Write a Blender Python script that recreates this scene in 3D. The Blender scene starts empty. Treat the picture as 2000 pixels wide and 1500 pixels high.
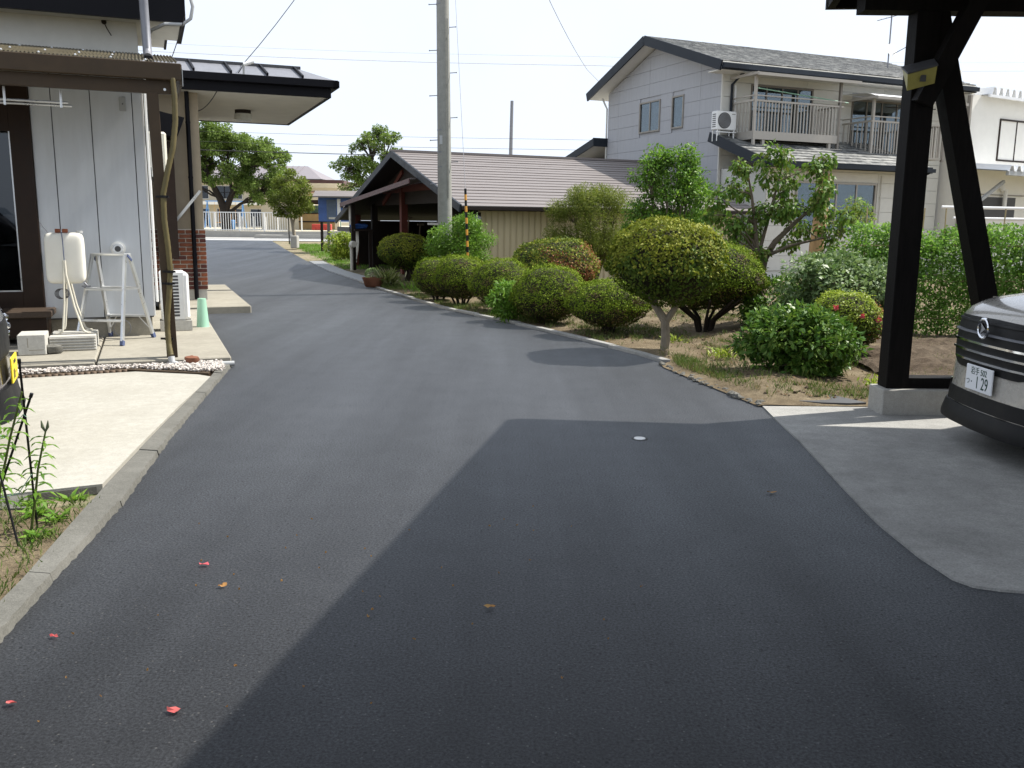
import bpy, math, random
import numpy as np
from math import radians as RAD, sin, cos, pi
S = bpy.context.scene
C = S.collection
# ------------------------------------------------------------------ camera
cam_d = bpy.data.cameras.new('camera'); cam = bpy.data.objects.new('camera', cam_d); C.objects.link(cam)
cam_d.sensor_width = 36; cam_d.lens = 31.5; cam_d.clip_end = 2000; cam_d.clip_start = .05
from mathutils import Matrix, Vector
cam.matrix_world = Matrix.Translation((0, 0, 1.5)) @ Matrix.Rotation(RAD(90 - 10.2), 4, 'X') @ Matrix.Rotation(RAD(.6), 4, 'Z')
S.camera = cam
# ------------------------------------------------------------------ sky and sun
SUN_AZ, SUN_EL = 69.0, 51.0           # azimuth from +Y towards +X
W = bpy.data.worlds.new('World'); S.world = W; W.use_nodes = True
wn = W.node_tree.nodes; wl = W.node_tree.links; wn.clear()
wo = wn.new('ShaderNodeOutputWorld'); wb = wn.new('ShaderNodeBackground'); ws = wn.new('ShaderNodeTexSky')
ws.sky_type = 'NISHITA'; ws.sun_disc = False; ws.sun_elevation = RAD(SUN_EL); ws.sun_rotation = RAD(SUN_AZ)
ws.air_density = 1.0; ws.dust_density = 2.0; ws.ozone_density = 1.0; ws.altitude = 0
wb.inputs['Strength'].default_value = .12
# thin bright summer cloud veils most of the blue
wc = wn.new('ShaderNodeTexCoord'); wz = wn.new('ShaderNodeTexNoise'); wz.inputs['Scale'].default_value = 1.7; wz.inputs['Detail'].default_value = 6; wz.inputs['Roughness'].default_value = .55
wl.new(wc.outputs['Generated'], wz.inputs['Vector'])
wr = wn.new('ShaderNodeValToRGB'); wr.color_ramp.elements[0].position = .32; wr.color_ramp.elements[0].color = (.76,.76,.76,1); wr.color_ramp.elements[1].position = .6; wr.color_ramp.elements[1].color = (.98,.98,.98,1); wl.new(wz.outputs[0], wr.inputs[0])
wm = wn.new('ShaderNodeMix'); wm.data_type = 'RGBA'; wl.new(wr.outputs[0], wm.inputs[0]); wl.new(ws.outputs[0], wm.inputs[6]); wm.inputs[7].default_value = (4.95,5.4,6.2,1)
wl.new(wm.outputs[2], wb.inputs[0]); wl.new(wb.outputs[0], wo.inputs[0])
sd = bpy.data.lights.new('sun', 'SUN'); sun = bpy.data.objects.new('sun', sd); C.objects.link(sun)
sd.energy = 5.0; sd.angle = RAD(.55); sd.color = (1, .955, .88)
sv = Vector((sin(RAD(SUN_AZ)) * cos(RAD(SUN_EL)), cos(RAD(SUN_AZ)) * cos(RAD(SUN_EL)), sin(RAD(SUN_EL))))
sun.rotation_euler = sv.to_track_quat('Z', 'Y').to_euler(); sun.location = (20, 10, 30)
V = S.view_settings; V.view_transform = 'Standard'; V.look = 'None'; V.exposure = .75; V.gamma = 1
S.render.engine = 'CYCLES'
# ------------------------------------------------------------------ helpers
rnd = random.Random(7)
NR = np.random.default_rng(11)
class MB:
    """collects shapes for one mesh"""
    def __init__(s): s.v = []; s.f = []; s.m = []; s.mi = 0
    def add(s, vs, fs):
        o = len(s.v); s.v += [tuple(map(float, p)) for p in vs]; s.f += [tuple(o + i for i in f) for f in fs]; s.m += [s.mi] * len(fs); return s
    def box(s, x0, x1, y0, y1, z0, z1):
        return s.add([(x0,y0,z0),(x1,y0,z0),(x1,y1,z0),(x0,y1,z0),(x0,y0,z1),(x1,y0,z1),(x1,y1,z1),(x0,y1,z1)],
                     [(0,3,2,1),(4,5,6,7),(0,1,5,4),(1,2,6,5),(2,3,7,6),(3,0,4,7)])
    def rbox(s, x0, x1, y0, y1, z0, z1, b=.01):
        """box with chamfered edges"""
        X=(x0,x0+b,x1-b,x1);Y=(y0,y0+b,y1-b,y1);Z=(z0,z0+b,z1-b,z1)
        import itertools
        idx={};vs=[]
        for sx in (0,1):
            for sy in (0,1):
                for sz in (0,1):
                    ix=(0,3)[sx];iy=(0,3)[sy];iz=(0,3)[sz];jx=(1,2)[sx];jy=(1,2)[sy];jz=(1,2)[sz]
                    for k,p in enumerate(((ix,jy,jz),(jx,iy,jz),(jx,jy,iz))):
                        idx[(sx,sy,sz,k)]=len(vs); vs.append((X[p[0]],Y[p[1]],Z[p[2]]))
        q=lambda a,b_,c,k:idx[(a,b_,c,k)]
        fs=[]
        for a in (0,1):
            fs.append((q(a,0,0,0),q(a,1,0,0),q(a,1,1,0),q(a,0,1,0)) if a else (q(a,0,0,0),q(a,0,1,0),q(a,1,1,0),q(a,1,0,0)))
            fs.append((q(0,a,0,1),q(0,a,1,1),q(1,a,1,1),q(1,a,0,1)) if a else (q(0,a,0,1),q(1,a,0,1),q(1,a,1,1),q(0,a,1,1)))
            fs.append((q(0,0,a,2),q(1,0,a,2),q(1,1,a,2),q(0,1,a,2)) if a else (q(0,0,a,2),q(0,1,a,2),q(1,1,a,2),q(1,0,a,2)))
        for a in (0,1):
            for b_ in (0,1):
                fs.append((q(a,b_,0,0),q(a,b_,1,0),q(a,b_,1,1),q(a,b_,0,1)))
                fs.append((q(a,0,b_,0),q(a,1,b_,0),q(a,1,b_,2),q(a,0,b_,2)))
                fs.append((q(0,a,b_,1),q(1,a,b_,1),q(1,a,b_,2),q(0,a,b_,2)))
                for c in (0,1): fs.append((q(a,b_,c,0),q(a,b_,c,1),q(a,b_,c,2)))
        return s.add(vs,fs)
    def bar(s, p, q, w, h=None, up=(0,0,1)):
        """rectangular bar from p to q"""
        h = h or w; p = Vector(p); q = Vector(q); d = (q - p).normalized(); up = Vector(up)
        a = d.cross(up)
        if a.length < 1e-4: a = d.cross(Vector((1,0,0)))
        a.normalize(); b = a.cross(d).normalized(); a *= w/2; b *= h/2
        return s.add([p-a-b,p+a-b,p+a+b,p-a+b,q-a-b,q+a-b,q+a+b,q-a+b],[(0,1,2,3),(4,7,6,5),(0,4,5,1),(1,5,6,2),(2,6,7,3),(3,7,4,0)])
    def tube(s, pts, r, n=8, cap=True):
        pts = [Vector(p) for p in pts]; k = len(pts)
        rs = r if isinstance(r, (list, tuple)) else [r]*k
        vs = []; ref = Vector((0,0,1)); prev = None
        for i, p in enumerate(pts):
            d = (pts[min(i+1,k-1)] - pts[max(i-1,0)])
            d = d.normalized() if d.length > 1e-9 else Vector((0,0,1))
            if prev is None:
                a = d.cross(ref)
                if a.length < .05: a = d.cross(Vector((1,0,0)))
            else: a = prev - d*prev.dot(d)
            a.normalize(); prev = a; b = d.cross(a)
            for j in range(n):
                t = 2*pi*j/n; vs.append(p + (a*cos(t) + b*sin(t))*rs[i])
        fs = [(i*n+j, i*n+(j+1)%n, (i+1)*n+(j+1)%n, (i+1)*n+j) for i in range(k-1) for j in range(n)]
        if cap: fs += [tuple(range(n))[::-1], tuple((k-1)*n+j for j in range(n))]
        return s.add(vs, fs)
    def cyl(s, c, r, h, n=20, axis='z', r2=None):
        r2 = r if r2 is None else r2; c = Vector(c); ax = {'x':Vector((1,0,0)),'y':Vector((0,1,0)),'z':Vector((0,0,1))}[axis]
        return s.tube([c, c+ax*h], [r, r2], n)
    def prism(s, poly, z0, z1):
        n = len(poly); vs = [(x,y,z0) for x,y in poly] + [(x,y,z1) for x,y in poly]
        return s.add(vs, [tuple(range(n))[::-1], tuple(range(n,2*n))] + [(i,(i+1)%n,n+(i+1)%n,n+i) for i in range(n)])
    def ext(s, poly, a0, a1, plane='xz'):
        """polygon in a plane extruded along the third axis"""
        n = len(poly); put = {'xz':lambda p,a:(p[0],a,p[1]),'yz':lambda p,a:(a,p[0],p[1])}[plane]
        vs = [put(p,a0) for p in poly] + [put(p,a1) for p in poly]
        return s.add(vs, [tuple(range(n))[::-1], tuple(range(n,2*n))] + [(i,(i+1)%n,n+(i+1)%n,n+i) for i in range(n)])
    def lathe(s, prof, n=24, c=(0,0,0)):
        k = len(prof); vs = [(c[0]+r*cos(2*pi*j/n), c[1]+r*sin(2*pi*j/n), c[2]+z) for r,z in prof for j in range(n)]
        fs = [(i*n+j, i*n+(j+1)%n, (i+1)*n+(j+1)%n, (i+1)*n+j) for i in range(k-1) for j in range(n)]
        return s.add(vs, fs + [tuple(range(n))[::-1], tuple((k-1)*n+j for j in range(n))])
    def grid(s, fn, nu, nv):
        vs = [fn(i/nu, j/nv) for j in range(nv+1) for i in range(nu+1)]
        return s.add(vs, [(j*(nu+1)+i, j*(nu+1)+i+1, (j+1)*(nu+1)+i+1, (j+1)*(nu+1)+i) for j in range(nv) for i in range(nu)])
    def rock(s, c, r, sz=1, seed=0, n=7):
        q = random.Random(seed); ph = [q.uniform(0,6.3) for _ in range(6)]
        def fn(u, v):
            a = 2*pi*u; t = pi*v; k = 1+.22*sin(2*a+ph[0])*sin(t)+.15*sin(3*a+ph[1]+2*t)*sin(t)+.1*sin(5*t+ph[2])
            return (c[0]+r*k*sin(t)*cos(a), c[1]+r*k*sin(t)*sin(a)*.85, c[2]+r*sz*k*cos(t))
        return s.grid(fn, n+2, n)
    def mesh(s, name, smooth=False):
        me = bpy.data.meshes.new(name); me.from_pydata(s.v, [], s.f)
        if smooth: me.polygons.foreach_set('use_smooth', [True]*len(me.polygons))
        return me
    def build(s, name, m, parent=None, smooth=False, bevel=0):
        me = s.mesh(name, smooth); ms = m if isinstance(m, (list, tuple)) else [m]
        for x in ms: me.materials.append(x)
        if len(ms) > 1: me.polygons.foreach_set('material_index', s.m)
        me.validate(); me.update()
        if smooth: me.set_sharp_from_angle(angle=RAD(40))
        o = bpy.data.objects.new(name, me); C.objects.link(o); o.parent = parent
        if bevel:
            b = o.modifiers.new('bevel','BEVEL'); b.width = bevel; b.segments = 2; b.limit_method = 'ANGLE'; b.angle_limit = RAD(40)
        return o
def tag(o, label=None, cat=None, group=None, kind=None):
    if label: o['label'] = label
    if cat: o['category'] = cat
    if group: o['group'] = group
    if kind: o['kind'] = kind
    return o
def thing(name, label, cat, loc=(0,0,0), rot=0, group=None):
    o = bpy.data.objects.new(name, None); C.objects.link(o); o.location = loc; o.rotation_euler = (0,0,RAD(rot)); o.empty_display_size = .2
    return tag(o, label, cat, group)
def inst(src, parent, loc=(0,0,0), rot=(0,0,0), scale=(1,1,1), name=None):
    o = bpy.data.objects.new(name or src.name.split('.')[0], src.data if hasattr(src,'data') else src); C.objects.link(o)
    o.parent = parent; o.location = loc; o.rotation_euler = rot; o.scale = scale; return o
def copy_tree(o, parent=None):
    c = o.copy(); C.objects.link(c); c.parent = parent
    for ch in list(o.children): copy_tree(ch, c)
    return c
def gz(y):
    t = min(max((y-26)/22., 0), 1); return .4*t*t*(3-2*t)
# ------------------------------------------------------------------ materials
def nodes(name):
    m = bpy.data.materials.new(name); m.use_nodes = True; nt = m.node_tree
    return m, nt, nt.nodes['Principled BSDF']
def ramp(nt, stops, src):
    r = nt.nodes.new('ShaderNodeValToRGB'); e = r.color_ramp.elements
    while len(e) < len(stops): e.new(.5)
    for k,(p,c) in enumerate(stops): e[k].position = p; e[k].color = (*c[:3],1)
    nt.links.new(src, r.inputs[0]); return r
def noise(nt, scale, detail=5, rough=.6, vec=None, dist=0):
    n = nt.nodes.new('ShaderNodeTexNoise'); n.inputs['Scale'].default_value = scale; n.inputs['Detail'].default_value = detail
    n.inputs['Roughness'].default_value = rough; n.inputs['Distortion'].default_value = dist
    if vec is not None: nt.links.new(vec, n.inputs['Vector'])
    return n
def coord(nt, which='Object', scale=None, rot=None):
    t = nt.nodes.new('ShaderNodeTexCoord').outputs[which]
    if which == 'World': pass
    if scale or rot:
        m = nt.nodes.new('ShaderNodeMapping'); nt.links.new(t, m.inputs[0])
        if scale: m.inputs['Scale'].default_value = scale
        if rot: m.inputs['Rotation'].default_value = rot
        return m.outputs[0]
    return t
def mixc(nt, a, b, fac, mode='MIX'):
    x = nt.nodes.new('ShaderNodeMix'); x.data_type = 'RGBA'; x.blend_type = mode
    for sock, val in ((x.inputs[0], fac), (x.inputs[6], a), (x.inputs[7], b)):
        if hasattr(val, 'is_linked') or hasattr(val, 'links'): nt.links.new(val, sock)
        elif isinstance(val, (int,float)): sock.default_value = val
        else: sock.default_value = (*val[:3],1)
    return x.outputs[2]
def bumpn(nt, b, src, strength=.3, dist=.01):
    n = nt.nodes.new('ShaderNodeBump'); n.inputs['Strength'].default_value = strength; n.inputs['Distance'].default_value = dist
    nt.links.new(src, n.inputs['Height']); nt.links.new(n.outputs[0], b.inputs['Normal'])
def mat(name, col, rough=.6, var=.12, scale=6, bump=0, bscale=90, metal=0, spec=.3, stretch=None, dirt=0, dcol=(.12,.1,.08), coat=0):
    m, nt, b = nodes(name); L = nt.links
    v = coord(nt, 'Object', stretch)
    n = noise(nt, scale, 6, .65, v)
    c = [max(0,x) for x in col]
    r = ramp(nt, [(.3,[x*(1-var) for x in c]), (.7,[min(1,x*(1+var)) for x in c])], n.outputs[0])
    out = r.outputs[0]
    if dirt:
        d = noise(nt, scale*.45, 8, .75, v); dr = ramp(nt, [(.5,(0,0,0)),(.75,(dirt,dirt,dirt))], d.outputs[0])
        out = mixc(nt, out, dcol, dr.outputs[0])
    L.new(out, b.inputs['Base Color'])
    rr = ramp(nt, [(.3,[max(0,rough-.07)]*3),(.7,[min(1,rough+.07)]*3)], n.outputs[0]); L.new(rr.outputs[0], b.inputs['Roughness'])
    b.inputs['Metallic'].default_value = metal; b.inputs['Specular IOR Level'].default_value = spec; b.inputs['Coat Weight'].default_value = coat
    if bump: bumpn(nt, b, noise(nt, bscale, 4, .7, v).outputs[0], bump, .008)
    return m
def leafmat(name, cols, rough=.55, trans=.32, spec=.16):
    m, nt, b = nodes(name); L = nt.links
    g = nt.nodes.new('ShaderNodeNewGeometry')
    k = len(cols); r = ramp(nt, [(i/(k-1) if k>1 else 0, c) for i,c in enumerate(cols)], g.outputs['Random Per Island'])
    L.new(r.outputs[0], b.inputs['Base Color']); b.inputs['Roughness'].default_value = rough; b.inputs['Specular IOR Level'].default_value = spec
    t = nt.nodes.new('ShaderNodeBsdfTranslucent'); L.new(mixc(nt, r.outputs[0], (.9,1,.25), .35, 'MULTIPLY'), t.inputs[0])
    br = nt.nodes.new('ShaderNodeMixShader'); br.inputs[0].default_value = trans
    L.new(b.outputs[0], br.inputs[1]); L.new(t.outputs[0], br.inputs[2]); L.new(br.outputs[0], nt.nodes['Material Output'].inputs[0])
    return m
def glassmat(name, tint=(.5,.55,.55), clear=.5, rough=.02):
    m, nt, b = nodes(name); L = nt.links
    t = nt.nodes.new('ShaderNodeBsdfTransparent'); t.inputs[0].default_value = (*tint,1)
    g = nt.nodes.new('ShaderNodeBsdfGlossy'); g.inputs['Roughness'].default_value = rough; g.inputs[0].default_value = (.9,.95,1,1)
    f = nt.nodes.new('ShaderNodeFresnel'); f.inputs[0].default_value = 1.6
    a = nt.nodes.new('ShaderNodeMath'); a.operation = 'MULTIPLY_ADD'; a.inputs[1].default_value = .8; a.inputs[2].default_value = .02; L.new(f.outputs[0], a.inputs[0])
    x = nt.nodes.new('ShaderNodeMixShader'); L.new(a.outputs[0], x.inputs[0]); L.new(t.outputs[0], x.inputs[1]); L.new(g.outputs[0], x.inputs[2])
    L.new(x.outputs[0], nt.nodes['Material Output'].inputs[0]); return m
def asphaltmat():
    m, nt, b = nodes('asphalt'); L = nt.links; v = coord(nt, 'Object')
    big = noise(nt, .55, 5, .6, v); mid = noise(nt, 3.2, 6, .7, v); fine = noise(nt, 95, 4, .8, v)
    st = noise(nt, .9, 4, .6, coord(nt,'Object',(2.1,.16,1),(0,0,-.3)))
    base = ramp(nt, [(.3,(.0062,.0063,.0068)),(.7,(.0105,.0106,.0113))], big.outputs[0]).outputs[0]
    base = mixc(nt, base, ramp(nt, [(.35,(.72,.72,.73)),(.65,(1.15,1.14,1.12))], mid.outputs[0]).outputs[0], .55, 'MULTIPLY')
    base = mixc(nt, base, ramp(nt, [(.4,(.78,.78,.8)),(.62,(1.12,1.12,1.12))], st.outputs[0]).outputs[0], .8, 'MULTIPLY')
    base = mixc(nt, base, ramp(nt, [(.34,(.3,.3,.3)),(.66,(1.8,1.8,1.8))], fine.outputs[0]).outputs[0], .85, 'MULTIPLY')
    vo = nt.nodes.new('ShaderNodeTexVoronoi'); vo.inputs['Scale'].default_value = 70; L.new(v, vo.inputs['Vector'])
    sp = nt.nodes.new('ShaderNodeSeparateColor'); L.new(vo.outputs['Color'], sp.inputs[0])
    rare = ramp(nt, [(.9,(0,0,0)),(.95,(.85,.85,.85))], sp.outputs[0]); dot = ramp(nt, [(.18,(1,1,1)),(.3,(0,0,0))], vo.outputs['Distance'])
    base = mixc(nt, base, (.07,.068,.064), mixc(nt, rare.outputs[0], dot.outputs[0], 1.0, 'MULTIPLY'))
    v2 = nt.nodes.new('ShaderNodeTexVoronoi'); v2.inputs['Scale'].default_value = 26; L.new(v, v2.inputs['Vector'])
    s2 = nt.nodes.new('ShaderNodeSeparateColor'); L.new(v2.outputs['Color'], s2.inputs[0])
    pit = mixc(nt, ramp(nt, [(.76,(0,0,0)),(.8,(.9,.9,.9))], s2.outputs[1]).outputs[0], ramp(nt, [(.08,(1,1,1)),(.2,(0,0,0))], v2.outputs['Distance']).outputs[0], 1., 'MULTIPLY')
    base = mixc(nt, base, (.002,.002,.0025), pit)
    L.new(base, b.inputs['Base Color']); b.inputs['Roughness'].default_value = .6; b.inputs['Specular IOR Level'].default_value = .22; b.inputs['Sheen Roughness'].default_value = .4; b.inputs['Sheen Tint'].default_value = (.86,.92,1,1)
    shn = mixc(nt, ramp(nt, [(.36,(.07,)*3),(.64,(.56,)*3)], fine.outputs[0]).outputs[0], ramp(nt, [(.35,(.74,)*3),(.65,(1.12,)*3)], st.outputs[0]).outputs[0], .8, 'MULTIPLY')
    shn = mixc(nt, shn, (.03,)*3, pit); shn = mixc(nt, shn, ramp(nt, [(.35,(.85,)*3),(.65,(1.1,)*3)], mid.outputs[0]).outputs[0], .6, 'MULTIPLY'); L.new(shn, b.inputs['Sheen Weight'])
    h = nt.nodes.new('ShaderNodeMath'); h.operation = 'MULTIPLY_ADD'; L.new(fine.outputs[0], h.inputs[0]); h.inputs[1].default_value = 1
    L.new(vo.outputs['Distance'], h.inputs[2])
    bumpn(nt, b, fine.outputs[0], .22, .003)
    return m
def concretemat(name, col, dirt=.5, dcol=(.2,.19,.17), sc=1.2, bump=.3, fine=.35):
    m, nt, b = nodes(name); L = nt.links; v = coord(nt, 'Object')
    n1 = noise(nt, sc, 7, .7, v); n2 = noise(nt, sc*9, 6, .75, v); n3 = noise(nt, 120, 3, .6, v)
    c = ramp(nt, [(.3,[x*.85 for x in col]),(.7,[min(1,x*1.12) for x in col])], n2.outputs[0]).outputs[0]
    c = mixc(nt, c, dcol, ramp(nt, [(.42,(0,0,0)),(.72,(dirt,)*3)], n1.outputs[0]).outputs[0])
    c = mixc(nt, c, ramp(nt, [(.3,(.6,)*3),(.7,(1.3,)*3)], n3.outputs[0]).outputs[0], fine, 'MULTIPLY')
    L.new(c, b.inputs['Base Color']); b.inputs['Roughness'].default_value = .85; b.inputs['Specular IOR Level'].default_value = .25
    bumpn(nt, b, n3.outputs[0], bump, .005); return m
def soilmat(name, col, col2, grass=None, sc=1.5):
    m, nt, b = nodes(name); L = nt.links; v = coord(nt, 'Object')
    n1 = noise(nt, sc, 8, .7, v); n2 = noise(nt, 14, 6, .75, v); n3 = noise(nt, 60, 4, .7, v)
    c = ramp(nt, [(.35,col),(.65,col2)], n1.outputs[0]).outputs[0]
    c = mixc(nt, c, ramp(nt, [(.3,(.55,)*3),(.7,(1.35,)*3)], n2.outputs[0]).outputs[0], .7, 'MULTIPLY')
    if grass:
        g = noise(nt, 2.3, 7, .75, v); c = mixc(nt, c, grass, ramp(nt, [(.5,(0,0,0)),(.62,(.8,)*3)], g.outputs[0]).outputs[0])
    L.new(c, b.inputs['Base Color']); b.inputs['Roughness'].default_value = .95; b.inputs['Specular IOR Level'].default_value = .1
    bumpn(nt, b, n3.outputs[0], .9, .02); return m
M = {}
M['asphalt'] = asphaltmat()
M['pad'] = concretemat('pale_concrete', (.36,.345,.30), .5, (.27,.255,.21), 1.9, .25, .3)
M['terrace'] = concretemat('terrace_concrete', (.30,.28,.23), .6, (.19,.175,.14), 1.4, .3)
M['kerb'] = concretemat('kerb_concrete', (.115,.112,.098), .6, (.19,.185,.165), 2.2, .5, .5)
M['slab'] = concretemat('slab_concrete', (.33,.325,.305), .8, (.15,.148,.14), .75, .45, .6)
M['concrete'] = concretemat('concrete', (.36,.35,.32), .4, (.22,.21,.19), 2.0, .3)
M['block'] = concretemat('block_concrete', (.48,.47,.43), .3, (.33,.31,.27), 3.0, .25, .2)
M['pole'] = concretemat('pole_concrete', (.27,.27,.245), .4, (.2,.2,.18), 1.0, .15, .25)
M['road'] = concretemat('road_grey', (.30,.30,.295), .3, (.22,.22,.215), .5, .3)
M['soil'] = soilmat('garden_soil', (.105,.078,.048), (.215,.175,.115), None, 1.4)
M['tilled'] = soilmat('tilled_soil', (.075,.055,.038), (.125,.098,.07), None, 2.5)
M['ground'] = soilmat('ground_mix', (.20,.165,.11), (.27,.23,.16), (.075,.115,.03), .5)
M['yard'] = soilmat('yard_sand', (.42,.38,.29), (.52,.48,.38), None, .2)
M['wallw'] = mat('white_siding', (.56,.585,.61), .55, .06, 2.0, .05, 60, dirt=.22, dcol=(.45,.45,.43), stretch=(4,4,.6))
M['wallup'] = mat('cream_render', (.60,.59,.54), .8, .06, 3, .2, 160, dirt=.25, dcol=(.45,.43,.38))
M['beige'] = mat('beige_render', (.36,.30,.215), .9, .08, 3, .45, 220)
M['black'] = mat('black_metal', (.005,.005,.007), .5, .2, 5, spec=.12)
M['navy'] = mat('dark_slate_trim', (.017,.022,.029), .5, .15, 4, spec=.2)
M['brown'] = mat('brown_metal', (.050,.034,.020), .5, .15, 6, spec=.2)
M['bronze'] = mat('bronze_frame', (.024,.014,.009), .45, .15, 6, spec=.2)
M['step'] = mat('brown_step', (.055,.038,.026), .55, .18, 8, .15, 80)
M['corr'] = mat('brown_polycarbonate', (.055,.046,.026), .45, .3, 4, dirt=.5, dcol=(.12,.105,.07))
M['soffit'] = mat('soffit_board', (.66,.64,.58), .85, .06, 3)
M['white'] = mat('white_enamel', (.74,.74,.72), .35, .05, 4)
M['cream'] = mat('cream_enamel', (.62,.59,.49), .4, .08, 3, dirt=.35, dcol=(.42,.37,.27))
M['tank'] = mat('tank_white', (.72,.70,.62), .38, .06, 2, dirt=.3, dcol=(.55,.47,.34))
M['alu'] = mat('aluminium', (.62,.63,.63), .32, .08, 8, metal=.75)
M['steel'] = mat('dull_steel', (.20,.205,.225), .5, .12, 8, metal=.3)
M['grey'] = mat('grey_plastic', (.38,.39,.39), .5, .06, 5)
M['dgrey'] = mat('dark_grey', (.07,.07,.072), .55, .12, 5)
M['blackp'] = mat('black_plastic', (.006,.006,.0065), .5, .15, 10, spec=.25)
M['bluep'] = mat('blue_plastic', (.07,.09,.17), .5, .1, 6)
M['hose'] = mat('olive_hose', (.105,.085,.034), .5, .25, 5, dirt=.4, dcol=(.06,.05,.025))
M['green'] = mat('green_plastic', (.27,.47,.34), .4, .06, 3)
M['brick'] = mat('red_brick_glaze', (.21,.062,.024), .38, .3, 14, .15, 60)
M['brickd'] = mat('dark_brick_glaze', (.085,.022,.015), .34, .25, 14, .15, 60)
M['mortar'] = mat('mortar', (.66,.63,.55), .9, .06, 20, .3, 150)
M['glass'] = glassmat('window_glass')
M['glassd'] = glassmat('tinted_glass', (.16,.18,.19))
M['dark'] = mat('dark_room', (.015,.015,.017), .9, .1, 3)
M['curtain'] = mat('lace_curtain', (.60,.62,.62), .9, .08, 6, stretch=(30,30,.4))
M['curtaing'] = mat('grey_curtain', (.20,.21,.215), .9, .2, 6, stretch=(30,30,.4))
M['barnroof'] = mat('mauve_steel', (.178,.158,.150), .5, .1, 2.5, stretch=(.3,2,2))
M['barnwall'] = mat('beige_steel', (.58,.50,.33), .5, .07, 3, stretch=(1,1,.15))
M['barnwood'] = mat('dark_timber', (.016,.010,.007), .75, .3, 6, .3, 60, stretch=(8,8,1))
M['redwood'] = mat('red_oxide_timber', (.11,.030,.020), .7, .2, 6)
M['siding'] = mat('grey_white_siding', (.385,.39,.405), .75, .06, 5, .15, 130, dirt=.4, dcol=(.29,.29,.29), stretch=(4,4,.35))
M['sidingf'] = mat('cream_white_siding', (.60,.59,.54), .75, .04, 5, .12, 130)
M['trim'] = mat('taupe_trim', (.28,.255,.22), .5, .08, 5)
M['balc'] = mat('champagne_alu', (.38,.35,.305), .42, .06, 6, metal=.15)
M['balcd'] = mat('bronze_alu', (.20,.18,.155), .45, .08, 6, metal=.2)
M['white2'] = mat('bright_render', (.78,.76,.70), .8, .04, 3)
M['plate'] = mat('white_steel_sheet', (.76,.77,.78), .4, .05, 3)
M['timber'] = mat('black_stained_timber', (.006,.005,.0046), .7, .6, 5, .25, 70, stretch=(9,9,1), spec=.12)
M['bark'] = mat('grey_brown_bark', (.125,.098,.07), .9, .35, 14, .7, 45, stretch=(1,1,.35))
M['barkp'] = mat('pale_bark', (.24,.205,.155), .85, .25, 12, .5, 50, stretch=(1,1,.35))
M['barkd'] = mat('dark_bark', (.030,.023,.018), .9, .3, 14, .6, 45)
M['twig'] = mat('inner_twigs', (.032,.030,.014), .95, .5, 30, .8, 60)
M['cane'] = mat('bamboo_cane', (.36,.27,.15), .6, .2, 10)
M['chrome'] = mat('chrome', (.75,.76,.78), .12, .03, 5, metal=1)
M['rubber'] = mat('tyre_rubber', (.018,.018,.018), .8, .15, 12)
M['paint'] = mat('grey_beige_paint', (.44,.415,.37), .28, .03, 20, coat=.8, metal=.15)
M['paintk'] = mat('black_paint', (.020,.020,.023), .15, .05, 8, coat=.8)
M['lamp'] = mat('frosted_lamp', (.60,.60,.55), .3, .04, 4)
M['lamplens'] = mat('clear_headlamp', (.55,.57,.6), .1, .1, 10, metal=.6)
M['yel'] = mat('yellow_plate', (.80,.58,.03), .45, .03, 4)
M['yelt'] = mat('yellow_reflector', (.34,.31,.09), .35, .15, 12)
M['wplate'] = mat('white_plate', (.76,.77,.78), .45, .02, 4)
M['ink'] = mat('plate_green_ink', (.02,.06,.045), .5, .02, 4)
M['inkk'] = mat('black_ink', (.02,.02,.02), .5, .02, 4)
M['wire'] = mat('cable', (.04,.038,.038), .6, .05, 4)
M['wireg'] = mat('grey_cable', (.45,.44,.45), .5, .05, 4)
M['bluetin'] = mat('blue_painted_tin', (.055,.105,.27), .55, .35, 1.6, dirt=.5, dcol=(.16,.22,.34))
M['tan'] = mat('tan_board', (.30,.20,.085), .7, .12, 3)
M['scream'] = mat('school_cream', (.58,.51,.38), .85, .04, 2)
M['sgrey'] = mat('school_roof', (.20,.18,.19), .5, .08, 2)
M['mbrown'] = mat('maroon_fascia', (.09,.045,.042), .5, .1, 3)
M['redp'] = mat('red_paint', (.45,.06,.045), .5, .08, 4)
M['play'] = mat('play_blue', (.12,.28,.55), .5, .05, 4)
M['orange'] = mat('orange_paint', (.62,.30,.05), .5, .06, 4)
M['terra'] = mat('terracotta', (.20,.085,.05), .8, .2, 8)
M['cloth'] = mat('white_cloth', (.50,.48,.42), .95, .08, 5)
M['redpetal'] = leafmat('red_petal', [(.42,.05,.06),(.48,.12,.11)], .6, .2)
M['pink'] = leafmat('pink_petal', [(.60,.06,.10),(.66,.14,.16)], .6, .25)
M['dryleaf'] = leafmat('dry_leaf', [(.38,.24,.09),(.30,.15,.05)], .7, .1)
M['grass'] = leafmat('grass_blades', [(.06,.10,.025),(.10,.155,.035),(.15,.17,.055)], .6, .3)
M['drygrass'] = leafmat('dry_grass', [(.20,.16,.085),(.28,.225,.12),(.12,.13,.04)], .7, .2)
# ================================================================== the setting
def struct(o): o['kind'] = 'structure'; return o
def interp(tab, y):
    ys = [a for a,_ in tab]; xs = [b for _,b in tab]; return float(np.interp(y, ys, xs))
# ground sheet out to the horizon
b = MB(); YS = [-40,-10,0,8,16,22,26] + [27+i for i in range(23)] + [51,53,60,80,120,200,400,900]; XS = [-900,-300,-120,-60,-40,-25,-15,-8,0,8,15,25,40,60,120,300,900]
vs = [(x,y,gz(y)-.03) for y in YS for x in XS]; n = len(XS)
b.add(vs, [(j*n+i,j*n+i+1,(j+1)*n+i+1,(j+1)*n+i) for j in range(len(YS)-1) for i in range(n-1)])
struct(b.build('ground', M['ground']))
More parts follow.
